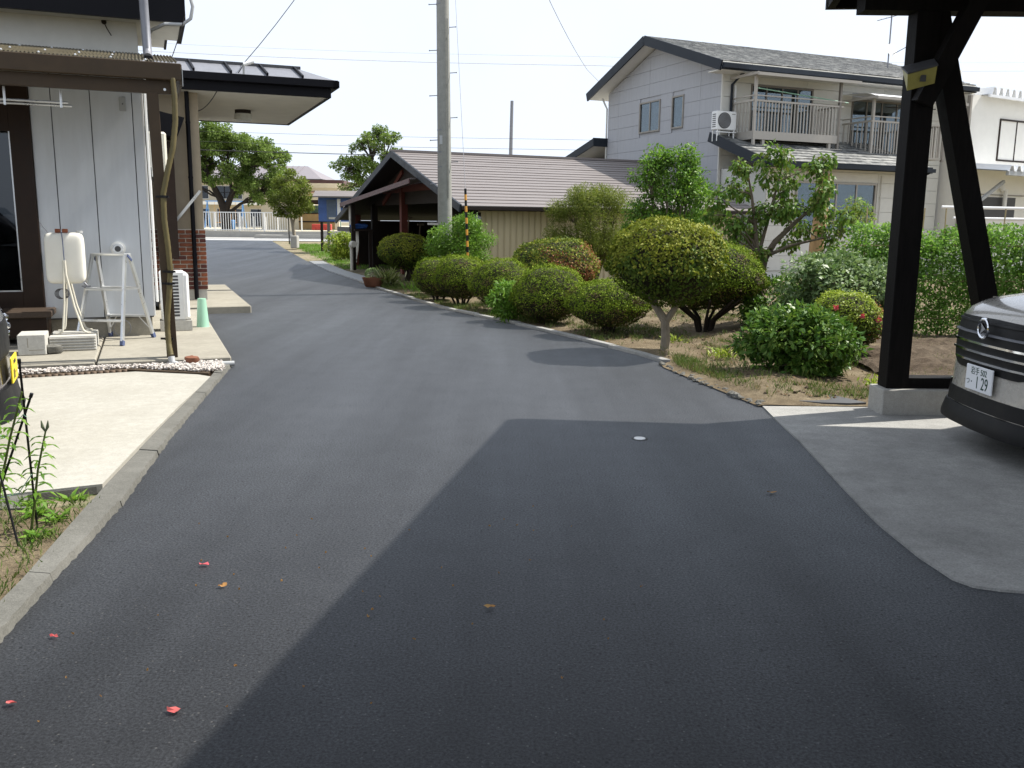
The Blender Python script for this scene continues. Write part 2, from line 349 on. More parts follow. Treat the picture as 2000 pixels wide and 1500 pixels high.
# driveway
LEFT = [(-8,-1.5),(2.59,-1.78),(2.99,-1.85),(3.42,-1.92),(4.59,-2.1),(6,-2.39),(9.3,-2.98),(9.6,-3.3),(15,-5.9),(20,-8.4),(30,-12.4),(47,-19),(49.6,-22)]
KERB = [(7.33,2.10),(8.18,1.90),(9.41,1.62),(9.85,1.65),(10.8,1.24),(12.0,.68),(13.43,-.01),(15.29,-1.06),(17.56,-2.02),(20.62,-3.2),(23.07,-4.1),(27,-5.6),(31.7,-7.23),(40,-10.2),(47.4,-12.65),(49.6,-13.2)]
RIGHT = [(-8,11),(5.0,11),(5.3,3.2),(7.2,3.0),(7.4,2.35),(8.18,1.98),(9.41,1.72),(9.85,1.72)] + [(y,x+.06) for y,x in KERB[4:]]
b = MB(); rows = [-8,-4,0,1.5,2.59,2.99,3.42,4,4.59,5,5.3,6,7.2,7.4,8.18,8.8,9.3,9.41,9.6,9.85,10.8,12,13.43,15.29,17.56,20.62,23.07] + [24.5+i*.8 for i in range(31)] + [49.6]
rows = sorted(set(rows)); NC = 8
vs = [(interp(LEFT,y)+(interp(RIGHT,y)-interp(LEFT,y))*i/NC, y, gz(y)) for y in rows for i in range(NC+1)]
b.add(vs, [(j*(NC+1)+i,j*(NC+1)+i+1,(j+1)*(NC+1)+i+1,(j+1)*(NC+1)+i) for j in range(len(rows)-1) for i in range(NC)])
struct(b.build('driveway', M['asphalt']))
# public road across the far end, its gutter line and the school's retaining wall
b = MB(); b.box(-90,60,49.6,55.6,.38,.405); struct(b.build('public_road', M['road']))
b = MB(); b.box(-90,60,50.0,50.5,.405,.412); b.box(-90,60,55.0,55.25,.405,.412); ln = b.build('road_line', mat('road_paint',(.72,.72,.70),.7,.06,3)); struct(ln)
b = MB(); b.box(-90,-12.2,57.9,58.15,.3,.80); b.box(-12.2,40,57.9,58.15,.3,.86); b.ext([(-16,.40),(-13.6,.40),(40,.40),(40,.66),(-13.8,.66)], 55.7,56.0)
tag(b.build('retaining_wall', M['concrete']), 'low grey concrete retaining wall below the white school fence', 'wall')
b = MB(); b.box(-90,-16,55.6,57.9,.38,.41); b.box(-16,40,56.0,57.9,.38,.6); struct(b.build('pavement', M['concrete']))
b = MB(); b.box(-100,60,58.15,140,.3,.78); struct(b.build('school_yard', M['yard']))
# drain covers along the right edge of the drive near the garage
t = MB()
for k in range(5): t.box(-.245,.245,k*.1+.012-.25,k*.1+.09-.25,0,.03)
gm = t.mesh('cover'); gm.materials.append(M['grey'])
dr = thing('drain_channel','row of grey slatted drain covers beside the drive at the garage','drain',(0,0,0)); 
y = 22.6; b = MB()
while y < 31.5:
    x = interp(KERB, y+.25)+.34; a = math.atan2(interp(KERB,y+.5)-interp(KERB,y), .5)
    o = inst(gm, dr, (x, y+.25, gz(y)+.006), (0,0,-a), name='cover'); o.scale = (1,1,1); y += .52
o = bpy.data.objects
b = MB(); 
for k in range(18):
    y0 = 22.5+k*.52; b.add([(interp(KERB,y0)+.05,y0,gz(y0)+.003),(interp(KERB,y0)+.64,y0,gz(y0)+.003),(interp(KERB,y0+.52)+.64,y0+.52,gz(y0+.52)+.003),(interp(KERB,y0+.52)+.05,y0+.52,gz(y0+.52)+.003)],[(0,1,2,3)])
b.build('channel', M['dgrey'], dr)
# right kerb : thin concrete edging in lengths
rk = thing('garden_kerb','thin concrete edging between the asphalt drive and the clipped bushes','kerb')
y = 9.75; k = 0
while y < 22.2:
    y1 = min(y+.6, 22.4); x0 = interp(KERB,y); x1 = interp(KERB,y1-.012); b = MB(); w = .10
    b.add([(x0,y,.0),(x0+w,y,.0),(x1+w,y1-.012,.0),(x1,y1-.012,.0),(x0,y,.045),(x0+w,y,.045),(x1+w,y1-.012,.045),(x1,y1-.012,.045)],[(0,3,2,1),(4,5,6,7),(0,1,5,4),(1,2,6,5),(2,3,7,6),(3,0,4,7)])
    o = b.build('kerb_stone', M['slab'] if rnd.random()<.6 else M['concrete'], rk, bevel=.008); o.location.z = rnd.uniform(-.008,.008); y = y1; k += 1
# garden soil, gently mounded
def soilz(x, y, d):
    m = min(1, d/.6); return .012 + m*(.045 + .05*sin(x*1.3+y*.7)+.03*sin(x*3.1-y*2.2)+.012*sin(x*9+y*7))
b = MB(); ry = [7.36+i*.22 for i in range(int((24.2-7.36)/.22))]; nx = 60
vs = []
for y in ry:
    x0 = interp(KERB, y)+(.10 if y > 9.7 else -.03); 
    for i in range(nx+1):
        tt = (i/nx)**1.5; x = x0 + (16-x0)*tt; d = min(x-x0, y-7.3); vs.append((x, y, max(soilz(x,y,d), .012)))
b.add(vs, [(j*(nx+1)+i,j*(nx+1)+i+1,(j+1)*(nx+1)+i+1,(j+1)*(nx+1)+i) for j in range(len(ry)-1) for i in range(nx)])
struct(b.build('garden_bed', M['soil'], smooth=True))
# tilled vegetable plot behind the carport
hq = np.random.default_rng(5).normal(0,1,(71,111)); hq = (hq+np.roll(hq,1,0)+np.roll(hq,1,1)+np.roll(hq,-1,0)+np.roll(hq,-1,1))/5
b = MB(); b.grid(lambda u,v:(3.72+u*6, 8.35+v*3.6, .05+.10*sin(pi*v)**.7*sin(pi*u)**.3+.022*hq[int(v*70+.5)][int(u*110+.5)]+.02*sin(v*26+1.5*sin(u*7))), 110, 70)
struct(b.build('vegetable_plot', M['tilled']))
# carport slab
b = MB(); b.prism([(2.1,7.36),(2.06,6.8),(2.03,6.17),(1.98,5.6),(1.93,5.06),(1.89,4.6),(1.875,4.34),(1.88,3.92),(1.91,3.66),(1.96,3.58),(2.06,3.54),(2.3,3.5),(5,3.3),(10,3.0),(10,7.36)], -.02, .012)
struct(b.build('carport_slab', M['slab']))
# left: concrete parking pad, kerb, gravel
b = MB(); b.prism([(-2.30,4.86),(-2.62,4.70),(-2.8,4.62),(-4.2,4.25),(-7.5,3.2),(-9,8.0),(-4.6,8.18),(-3.42,8.78),(-2.86,8.40),(-2.66,7.0),(-2.43,5.6)], -.02, .03)
struct(b.build('parking_pad', M['pad']))
b = MB(); b.prism([(-2.32,4.83),(-2.62,4.67),(-2.5,4.45),(-2.85,4.38),(-4.2,4.0),(-4.2,4.22),(-2.8,4.59)], -.02, .022)
struct(b.build('broken_pad_edge', M['kerb']))
kb = thing('driveway_kerb','weathered grey concrete kerb beside the pale parking pad','kerb')
OUT = [(1.5,-1.60),(2.59,-1.76),(2.99,-1.83),(3.42,-1.9),(4.59,-2.07),(6,-2.36),(9.25,-2.93)]; INN = [(1.5,-1.72),(2.7,-1.885),(3.2,-1.96),(3.47,-2.0),(4.86,-2.27),(6.5,-2.55),(8.39,-2.86),(9.2,-3.02)]
y = 1.6
for L_ in (1.0,.95,1.0,1.05,.98,1.0,1.0,.62):
    y1 = y+L_-.008; b = MB(); ns = 26
    pts = [y+(y1-y)*i/ns for i in range(ns+1)]
    q = random.Random(int(y*100))
    vs = []
    for yy in pts:
        xi = interp(INN,yy); xo = interp(OUT,yy)+q.uniform(-.006,.007)
        vs += [(xi,yy,-.02),(xi,yy,.040),(xo-.004,yy,.034),(xo+.01,yy,-.02)]
    b.add(vs, [(4*i+j,4*i+4+j,4*i+5+j,4*i+1+j) for i in range(ns) for j in range(3)]+[(0,1,2,3),(4*ns+3,4*ns+2,4*ns+1,4*ns)])
    o = b.build('kerb_block', M['kerb'], kb); o.location.z = q.uniform(-.004,.006); y = y1+.008
# small plant bed at the left
b = MB(); b.grid(lambda u,v:(-4.6+u*(interp(INN,1.5+v*3.0)+4.6), 1.5+v*3.0, .008+.02*sin(pi*min(1,u*1.0))*(1+sin(u*19+v*13))*.5), 24, 24)
struct(b.build('plant_bed', M['soil'], smooth=True))
# ================================================================== left house (local u,v,z)
LO = (-4.37, 10.88, 0); LA = 22
H = thing('white_house','white panelled house with dark eaves and a brown glass door behind the parking pad','house',LO,LA)
b = MB(); b.box(-8,-.012,.03,13,.34,3.0); b.box(-8,-.012,.03,13,3.0,4.3); b.build('wall_core', M['wallup'], H)
edges = [-1.17,-.95,-.545,-.1,0.0]
for a,c in zip(edges, edges[1:]):
    b = MB(); b.rbox(a+.005,c-.005 if c<0 else c,0,.028,.34,3.36,.004); b.build('wall_panel', M['wallw'], H)
b = MB(); 
for a in edges[1:-1]: b.box(a-.006,a+.006,.012,.029,.34,3.36)
b.build('panel_joint', M['dgrey'], H)
b = MB(); b.rbox(-.0,.022,.0,.06,.34,3.36,.003); b.build('corner_trim', M['white'], H)
b = MB(); b.box(-.012,.004,.06,4.8,.34,3.6); b.build('side_wall', M['wallw'], H)
b = MB(); b.box(-8,-.02,.045,13,-.1,.34); b.build('foundation', M['terrace'], H)
b = MB(); b.box(-1.14,.0,.0,.04,.325,.34); b.build('drip_flashing', M['dgrey'], H)
b = MB(); b.box(-8,0.0,-.004,.03,3.36,4.2); b.build('upper_wall', M['wallup'], H)
# roof with black fascia and soffit
b = MB(); b.box(-8,.50,-.36,.9,3.715,3.74); b.build('soffit', M['soffit'], H)
b = MB(); b.box(-8.0,.52,-.42,-.36,3.685,4.2); b.box(.47,.52,-.36,.95,3.69,4.2); b.build('fascia', M['black'], H)
b = MB(); b.box(-8.1,.55,-.5,1.0,4.2,4.3); b.build('roof', M['black'], H)
# downpipe end above the awning
b = MB(); b.tube([(.075,-1.3,4.1),(.08,-1.3,3.6),(.088,-1.3,3.22),(.09,-1.36,3.15),(.09,-1.44,3.12)], .045, 14, False); b.tube([(.09,-1.43,3.122),(.09,-1.40,3.135)], .043, 14); o = b.build('downpipe', M['steel'], H, True)
b = MB(); b.cyl((.09,-1.438,3.121),.036,.004,14,'y'); b.build('pipe_mouth', M['dark'], H)
# grey flexible conduit looping at the eave corner
b = MB(); b.tube([(.08,-.0,3.55),(.16,-.2,3.62),(.3,-.45,3.65),(.48,-.5,3.65),(.57,-.5,3.72),(.60,-.5,3.85),(.57,-.5,3.98),(.5,-.45,4.02)], .02, 8); b.build('conduit', M['grey'], H, True)
# rear eave piece seen beyond the corner
b = MB(); b.box(.0,.33,1.0,1.8,3.77,3.80); b.build('eave_board', M['soffit'], H)
b = MB(); b.box(.33,.36,.97,1.85,3.755,3.9); b.box(.0,.36,.94,1.0,3.755,3.81); b.build('eave_trim', M['black'], H)
# wall fittings
b = MB(); b.rbox(-.235,-.165,-.012,.0,2.73,2.89,.004); f = b.build('socket_box', M['grey'], H); b = MB(); b.cyl((-.2,-.016,2.81),.008,.004,8,'y'); b.build('screw', M['dgrey'], f)
b = MB(); b.tube([(-.35,.0,1.15),(-.35,-.10,1.15)],.062,20); b.tube([(-.35,-.10,1.15),(-.35,-.135,1.15)],.05,20); f = b.build('flue_vent', M['alu'], H, True)
b = MB(); b.tube([(-.35,-.13,1.15),(-.35,-.137,1.15)],.034,16); b.build('flue_core', M['dgrey'], f)
b = MB(); b.tube([(-.35,-.006,1.15),(-.35,-.001,1.15)],.085,20); b.build('flue_collar', M['white'], f)
b = MB(); b.cyl((-.34,-.03,3.70),.028,.04,10,'y'); b.tube([(-.34,-.03,3.69),(-.31,-.05,3.62),(-.27,-.05,3.55)],.006,5); b.build('cable_stub', M['barkd'], H)
for (x0,r,z0,z1) in ((.05,.016,.5,3.2),(.085,.012,2.0,3.1)):
    b = MB(); b.tube([(x0,.12,z0),(x0,.12,z1)],r,8); b.build('conduit_pipe', M['white'], H, True)
# the door
D = MB(); D.box(-1.385,-1.17,-.03,.05,.44,2.95); D.box(-3.2,-1.385,-.03,.05,.44,.66); D.box(-3.2,-1.385,-.03,.05,2.45,2.95); D.box(-2.6,-2.5,-.03,.05,.66,2.45)
d = D.build('door', M['bronze'], H, bevel=.004)
b = MB(); b.box(-2.5,-1.385,.0,.01,.66,2.45); b.build('pane', M['glassd'], d)
b = MB(); b.box(-1.40,-1.385,-.012,.012,.66,2.45); b.box(-2.5,-1.4,-.006,.008,.66,.675); b.build('glazing_bead', M['alu'], d)
b = MB(); b.box(-2.5,-1.9,.10,.12,.66,2.45); b.build('curtain', M['curtaing'], d)
b = MB(); b.box(-3.1,-1.3,.2,.21,.5,2.5); b.build('dark_interior', M['dark'], d)
# brown step under the door
st = thing('door_step','brown raised doorstep under the glass door','step',LO,LA)
b = MB(); b.rbox(-4,-1.06,-.56,-.005,.405,.475,.008); b.build('tread', M['step'], st)
b = MB(); b.box(-4,-1.12,-.50,-.01,.19,.405); b.build('riser', M['bronze'], st)
for (x0,x1,y0,y1) in ((-1.32,-1.06,-1.38,-1.02),):
    t = thing('concrete_block','chipped square concrete block in front of the doorstep','block',LO,LA)
    b = MB(); b.rbox(x0,x1,y0,y1,.1,.315,.008); b.build('body', M['block'], t); b = MB(); b.box(x0+.1,x1-.02,y0-.002,y0+.01,.15,.158); b.box(x0+.09,x0+.098,y0-.002,y0+.01,.18,.28); b.build('crack', M['terrace'], t)
# terrace slab with front joint
te = MB(); te.rbox(-.555,.72,-2.08,3.3,-.05,.1,.012); te.rbox(-6,-.575,-2.04,2,-.05,.098,.012)
o = te.build('terrace', M['terrace']); o.location = LO; o.rotation_euler.z = RAD(LA); struct(o)
# gravel strip with brown edging
q = NR; n = 5600; uu = q.uniform(-2.6,.62,n); vv = q.uniform(-2.62,-2.1,n)
lim = np.where(uu > -.27, -2.2-(uu+.27)*.70, -2.22-(-.27-uu)*.12)
keep = vv > np.maximum(lim+.03, -2.72); uu=uu[keep]; vv=vv[keep]
b = MB()
for x,y in zip(uu,vv): b.rock((x,y,.045+rnd.uniform(0,.03)), rnd.uniform(.008,.018), .7, rnd.random(), 4)
o = b.build('white_gravel', mat('white_pebbles',(.50,.46,.42),.8,.45,60), smooth=True); o.location = LO; o.rotation_euler.z = RAD(LA); tag(o,'strip of white gravel along the terrace edge','gravel',kind='stuff')
b = MB(); b.prism([(-2.7,-2.06),(.66,-2.06),(.44,-2.72),(-.27,-2.24),(-2.7,-2.54)],-.03,.04); o = b.build('gravel_base', M['tilled']); o.location = LO; o.rotation_euler.z = RAD(LA); struct(o)
ed = thing('gravel_edging','scalloped brown plastic edging along the white gravel strip','edging',LO,LA)
def edge_run(p,q_,step):
    n = int(math.dist(p,q_)/step); 
    for i in range(n):
        x = p[0]+(q_[0]-p[0])*(i+.5)/n; y = p[1]+(q_[1]-p[1])*(i+.5)/n; yield x,y
em = MB(); em.cyl((0,0,0),.024,.042,8); em = em.mesh('edging_piece', True); em.materials.append(mat('brown_edging',(.11,.075,.05),.7,.2,20))
for x,y in list(edge_run((-2.7,-2.56),(-.27,-2.26),.055)): inst(em, ed, (x,y,0), name='edging_piece')
b = MB(); b.bar((-.27,-2.26,.02),(.46,-2.74,.02),.03,.05); b.build('edging_strip', M['brown'], ed)
# white drain pipe and its fittings along the terrace foot
dp = thing('drain_pipe','white plastic drain pipe lying along the terrace foot at its corner','pipe',LO,LA)
b = MB(); b.tube([(.17,-2.16,.045),(.74,-2.17,.04)],.028,10); b.build('pipe', M['grey'], dp, True)
b = MB(); b.tube([(.135,-2.12,.13),(.14,-2.14,.07),(.20,-2.16,.045)],.036,10); b.build('elbow', M['grey'], dp, True)
for (x,y,r,l) in ((.33,-2.17,.06,'brown stone resting on the drain pipe'),(-1.0,-1.30,.075,'rough grey stone in front of the fluted blocks')):
    b = MB(); b.rock((x,y,.10 if r<.07 else .15),r,.7,3,9); o = b.build('stone', M['terra'] if r<.07 else M['kerb'], None, True); o.location = LO; o.rotation_euler.z = RAD(LA); tag(o,l,'stone')
# awning
A = thing('awning','brown corrugated awning on a slim post over the terrace','awning',LO,LA)
b = MB(); nn = 220
def aw(u,v):
    x = -5+u*5.36; return (x, .0-v*1.96, 3.385-v*.375+.007*sin(x*2*pi/.034))
b.grid(aw, 1260, 3); b.build('corrugated_sheet', M['corr'], A, True)
for k in range(24):
    x = -4.9+k*.31
    if x > .35: break
    for v in (.18,.62,.97): 
        b = MB(); b.lathe([(.012,0),(.011,.008),(.004,.014)],8,(x,-v*1.96+.02,3.385-v*.375+.006)); b.build('roof_screw', M['alu'], A)
b = MB(); b.box(-5,.38,-1.99,-1.915,2.84,3.0); b.build('gutter', M['brown'], A, bevel=.008)
b = MB(); b.box(-5,.33,-1.915,-1.84,2.715,2.84); b.build('beam', M['brown'], A, bevel=.004)
b = MB(); b.box(.36,.385,-1.98,.0,2.80,2.99); b.build('side_rail', M['brown'], A)
b = MB(); b.box(.385,.392,-1.99,-1.93,2.79,2.95); b.build('end_cap', M['grey'], A)
for (x,z) in ((.22,2.755),(.29,2.755)):
    b = MB(); b.cyl((x,-1.845-.076,z),.013,.008,10,'y'); b.build('bolt', M['alu'], A)
b = MB(); b.bar((.105,-1.87,2.72),(.15,-1.92,.1),.105,.105,(0,1,0)); b.build('post', M['brown'], A, bevel=.004)
b = MB(); b.tube([(-1.2,-1.75,2.55),(-1.2,-1.75,2.72)],.012,6); b.tube([(-.72,-1.75,2.55),(-.72,-1.75,2.72)],.012,6); b.build('rod_hanger', M['alu'], A)
# laundry rods under the awning
for k,(v,z) in enumerate(((-1.74,2.60),(-1.70,2.575))):
    b = MB(); b.tube([(-4,v,z),(-.66+.03*k,v,z)],.012,8); o = b.build('laundry_rod', M['alu'], None, True); o.location = LO; o.rotation_euler.z = RAD(LA); tag(o,('aluminium laundry rod hung nearest the awning beam','aluminium laundry rod hung slightly lower on the wall side')[k],'rod','laundry rods under the awning')
# hose pipe running down the awning post
hp = thing('hose_pipe','olive ribbed hose strapped down the awning post to the drain','hose',LO,LA)
b = MB(); pts = [(.30,-1.97,2.86),(.305,-1.98,2.70),(.30,-1.98,2.45),(.265,-1.99,2.2),(.205,-2.0,1.98),(.15,-2.0,1.75),(.145,-2.0,1.5),(.165,-2.0,1.25),(.175,-2.0,1.0),(.15,-2.0,.75),(.125,-2.0,.55),(.115,-2.02,.4),(.12,-2.05,.25),(.135,-2.1,.13)]
fp = []; 
for i in range(len(pts)-1):
    for k in range(8): t = k/8; fp.append(tuple(pts[i][j]*(1-t)+pts[i+1][j]*t for j in range(3)))
b.tube(fp, [.026+.0025*(i%2) for i in range(len(fp))], 10); b.build('hose', M['hose'], hp, True)
for z in (1.72,.98,.86,.30):
    xx = np.interp(-z,[-p[2] for p in pts],[p[0] for p in pts]); b = MB(); b.tube([(xx,-2.0,z-.012),(xx,-2.0,z+.012)],.036,10); b.bar((xx-.07,-1.96,z),(xx+.05,-2.02,z),.012,.02); b.build('strap', M['blackp'], hp)
# kerosene tank on its stand
T = thing('kerosene_tank','white rounded kerosene tank on thin bent legs before the wall','tank',(LO[0],LO[1],0),LA)
b = MB()
def sup(u,v):
    a = 2*pi*u; t = pi*(v-.5); e = .28
    f = lambda c,e_: math.copysign(abs(c)**e_, c)
    return (-.865+.195*f(cos(t),e)*f(cos(a),e), -.72+.13*f(cos(t),e)*f(sin(a),e), 1.07+.275*f(sin(t),e))
b.grid(sup, 40, 24); b.build('tank_body', M['tank'], T, True)
b = MB(); b.tube([(-.71,-.72,1.34),(-.71,-.72,1.365)],.035,12); b.build('filler_cap', M['grey'], T, True)
b = MB(); b.tube([(-.69,-.79,.80),(-.66,-.80,.77),(-.70,-.80,.75)],.012,8); b.bar((-.72,-.80,.765),(-.63,-.80,.765),.015); b.build('valve', M['steel'], T)
b = MB(); b.tube([(-1.02,-.72,1.345),(-1.10,-.4,1.42),(-1.16,-.03,1.46)],.004,5); b.build('tie_wire', M['steel'], T)
for s,v in ((0,-.88),(1,-.56)):
    b = MB(); top = 1.05
    b.tube([(-.875,v,top),(-.88,v,.95),(-.895,v-.02,.6),(-.925,v-.05,.32),(-.935,v-.05,.285),(-.97,v-.05,.268),(-1.0,v-.05,.265)],.011,8)
    b.tube([(-.862,v,top),(-.86,v,.9),(-.80,v-.02,.55),(-.735,v-.05,.32),(-.72,v-.05,.285),(-.69,v-.05,.268),(-.655,v-.05,.265)],.011,8); b.build('leg', M['cream'], T, True)
b = MB(); 
for k in range(4): b.tube([( -.90+.055*cos(a)-.01*k, -.82-.01*k, .69+.055*sin(a)) for a in np.linspace(0,2*pi,15)],.004,5)
b.build('hose_coil', M['dgrey'], T)
b = MB(); b.tube([(-.875,-.862,1.35),(-.87,-.868,1.25),(-.868,-.868,1.0)],.005,5); b.build('level_tube', M['bluep'], T)
for x in (-.915,-.845):
    b = MB(); b.rbox(x-.026,x+.026,-.82,-.72,1.345,1.385,.003); o = b.build('red_brick', M['brick'], None); o.location = LO; o.rotation_euler.z = RAD(LA); tag(o,'half red brick on the tank top nearest the glass door' if x<-.9 else 'half red brick on the tank top beside the filler cap','brick','bricks on the tank')
for (v0,l) in ((-1.14,'grey fluted concrete block under the tank front legs'),(-.72,'grey fluted concrete block under the tank rear legs')):
    t = thing('fluted_block', l, 'block', LO, LA)
    b = MB(); b.box(-1.05,-.60,v0,v0+.18,.1,.255); b.build('body', M['block'], t)
    for k in range(5): b = MB(); b.rbox(-1.048,-.602,v0-.012,v0+.001,.108+k*.03,.126+k*.03,.004); b.build('rib', M['block'], t)
# stepladder
Sx = thing('stepladder','aluminium two-sided stepladder with blue feet standing by the wall','ladder',(0,0,0),0)
ca, sa = cos(RAD(LA)), sin(RAD(LA)); Sx.location = (LO[0]+(-.42)*ca+.42*sa, LO[1]+(-.42)*sa-.42*ca, .1); Sx.rotation_euler.z = RAD(LA-26)
for s,nm in ((-1,'front'),(1,'rear')):
    for e in (-1,1):
        b = MB(); b.bar((e*.19,s*.045,1.0),(e*.262,s*.37,.04),.05,.026,(1,0,0)); l = b.build('leg', M['alu'], Sx, bevel=.002)
        b = MB(); b.bar((e*.260,s*.362,.055),(e*.266,s*.385,.0),.054,.034,(1,0,0)); b.build('foot', M['bluep'], l)
    for k,z in enumerate((.27,.61)):
        f = (1-z); yv = s*(.045+.34*f); hw = .19+.075*f; b = MB(); b.rbox(-hw,hw,yv-.035,yv+.035,z-.012,z+.012,.003); b.build('rung', M['alu'], Sx)
b = MB(); b.rbox(-.20,.20,-.075,.075,.985,1.01,.004); b.build('top_plate', M['alu'], Sx)
for e in (-1,1):
    b = MB(); b.bar((e*.212,-.03,.99),(e*.212,.06,.93),.012,.026); b.build('hinge', M['bluep'], Sx)
    b = MB(); b.bar((e*.23,-.20,.62),(e*.23,.20,.60),.008,.02); b.build('stay', M['alu'], Sx)
    b = MB(); b.bar((e*.13,.29,.27),(e*.235,.345,.12),.01,.01); b.build('brace', M['alu'], Sx)
# basin ring leaning at the foundation, scrap on the terrace
b = MB(); b.tube([(-.36+.095*cos(a),-.02,.205+.10*sin(a)) for a in np.linspace(0,2*pi,21)],.004,5,False); o = b.build('wire_hoop', M['steel'], None); o.location = LO; o.rotation_euler.z = RAD(LA); tag(o,'thin wire hoop leaning against the house foundation','hoop')
# air conditioner in the corner
def make_ac(name, label, w, d, h, loc, rot, fan=True, group=None):
    t = thing(name, label, 'air conditioner', loc, rot, group)
    b = MB(); b.rbox(0,w,0,d,.0,h,.018); b.build('casing', M['white'], t)
    if fan:
        b = MB(); b.tube([(w*.38,-.012,h*.5),(w*.38,.002,h*.5)], h*.43, 28); b.build('fan_grille', M['dgrey'], t)
        for k in range(1,6): b = MB(); b.tube([(w*.38+h*.43*k/6*cos(a),-.014,h*.5+h*.43*k/6*sin(a)) for a in np.linspace(0,2*pi,25)],.004,4,False); b.build('grille_ring', M['grey'], t)
        b = MB(); b.box(w*.76,w*.93,-.002,.001,h*.84,h*.87); b.build('badge', M['dgrey'], t)
    return t
ac = make_ac('air_conditioner_unit','white outdoor air conditioner with slotted grille behind the awning post',.30,.30,.62,(0,0,0),0,False)
ac.location = (LO[0]+.09*ca-.40*sa, LO[1]+.09*sa+.40*ca, .235); ac.rotation_euler.z = RAD(LA)
for cx in (.10,.185):
    for k in range(13): b = MB(); b.rbox(cx-.035,cx+.035,-.004,.003,.05+k*.041,.076+k*.041,.002); b.build('vent_slot', M['dgrey'], ac)
b = MB(); b.rbox(.255,.345,-.012,.30,.012,.60,.03); b.build('side_cover', M['white'], ac)
b = MB(); b.box(-.02,.36,-.02,.04,-.13,-.003); b.box(-.02,.36,.24,.30,-.13,-.003); b.build('plinth_block', M['block'], ac)
b = MB(); b.lathe([(.085,0),(.08,.01),(.055,.36),(.05,.375)],24); o = b.build('green_bucket', M['green'], None, True); o.location = (LO[0]+.60*ca-.80*sa, LO[1]+.60*sa+.80*ca, .1); tag(o,'pale green plastic bucket upside down beside the air conditioner','bucket')
# ---------------- entrance porch
PV = 4.85
b = MB(); b.box(.02,.90,PV,PV+.16,.30,3.6); b.box(.02,.90,PV+.16,9.2,2.6,3.6); pw = b.build('porch_wall', M['beige'], H)
b = MB(); b.box(.0,.915,PV-.012,PV+.17,.30,1.335); b.build('brick_bed', M['mortar'], H)
bm_ = MB(); bm_.rbox(0,.205,0,.03,0,.058,.004); bm1 = bm_.mesh('brick'); bm1.materials.append(M['brick'])
bm_ = MB(); bm_.rbox(0,.205,0,.03,0,.058,.004); bm2 = bm_.mesh('brick'); bm2.materials.append(M['brickd'])
for r in range(14):
    x = .915-.205 if r%2 else .915-.10
    first = True
    z = .305+r*.0735
    x = .915; w = .205 if r%2==0 else .10
    while x > .05:
        o = inst(bm2 if rnd.random()<.28 else bm1, H, (x-w,PV-.032,z), (0,0,0), (w/.205,1,1), 'brick'); x -= w+.014; w = min(.205, x-.02)
        if w < .03: break
b = MB(); b.box(.0,.90,PV-.01,PV+.16,.1,.30); b.build('porch_footing', M['block'], H)
b = MB(); b.tube([(.72,PV-.10,3.62),(.72,PV-.10,.14)],.036,12); b.build('porch_downpipe', M['black'], H, True)
for z in (.9,2.2,3.1): b = MB(); b.tube([(.72,PV-.10,z-.015),(.72,PV-.10,z+.015)],.042,12); b.build('pipe_clip', M['black'], H)
b = MB(); b.bar((.24,PV-.06,1.22),(.86,PV-.16,1.98),.045,.03,(0,1,0)); b.build('diagonal_strut', M['alu'], H)
b = MB(); b.box(.14,.46,4.4,PV-.02,.85,2.75); b.build('brown_shutter', M['bronze'], H)
b = MB(); b.ext([(.06,2.84),(.52,2.80),(.62,3.05),(.64,3.1),(.28,3.18),(.06,3.2)],4.0,PV); b.build('small_hood', M['black'], H)
b = MB(); b.rbox(.06,.325,3.0,3.15,2.2,2.78,.03); b.build('meter_box', M['cream'], H)
b = MB(); b.tube([(.10,2.9,2.25),(.12,2.85,2.05),(.16,2.85,1.95),(.18,2.85,2.02),(.16,2.88,2.2)],.018,6); b.build('meter_cable', M['blackp'], H)
# porch roof
b = MB(); b.box(.0,3.0,4.42,9.3,3.60,3.63); b.build('porch_soffit', M['soffit'], H)
b = MB(); b.box(.0,3.06,4.36,4.42,3.585,3.74); b.box(3.0,3.06,4.42,9.36,3.585,3.74); b.box(0,3.06,9.3,9.36,3.585,3.74); b.box(.0,3.16,4.22,4.36,3.74,3.86); b.box(3.06,3.18,4.22,9.4,3.74,3.85); b.build('porch_fascia', M['black'], H, bevel=.006)
b = MB(); b.add([(.0,4.24,3.86),(3.1,4.24,3.86),(2.62,5.0,4.12),(0,5.0,4.12),(3.1,9.4,3.86),(0,9.4,3.86)],[(0,1,2,3),(1,4,2),(3,2,4,5)]); b.build('porch_roof', M['steel'], H)
for k in range(5):
    x = .25+k*.58; b = MB(); b.bar((x,4.25,3.885),(x-.04,4.98,4.14),.03,.05); b.build('roof_batten', M['black'], H)
b = MB(); b.bar((.0,5.0,4.14),(2.65,5.0,4.14),.05,.05); b.build('snow_guard', M['dgrey'], H)
pl = thing('porch_lamp','round frosted ceiling lamp under the entrance porch roof','lamp',(LO[0]+1.84*ca-7.0*sa, LO[1]+1.84*sa+7.0*ca, 3.6),LA)
b = MB(); b.tube([(0,0,0),(0,0,-.07)],.15,24); b.build('base', M['barkd'], pl, True)
b = MB(); b.lathe([(.04,-.21),(.14,-.205),(.165,-.18),(.165,-.09),(.155,-.07)],28); b.build('shade', M['lamp'], pl, True)
ps = MB(); ps.rbox(.1,1.5,3.5,8.7,-.05,.12,.015); o = ps.build('porch_slab', M['terrace']); o.location = LO; o.rotation_euler.z = RAD(LA); struct(o)
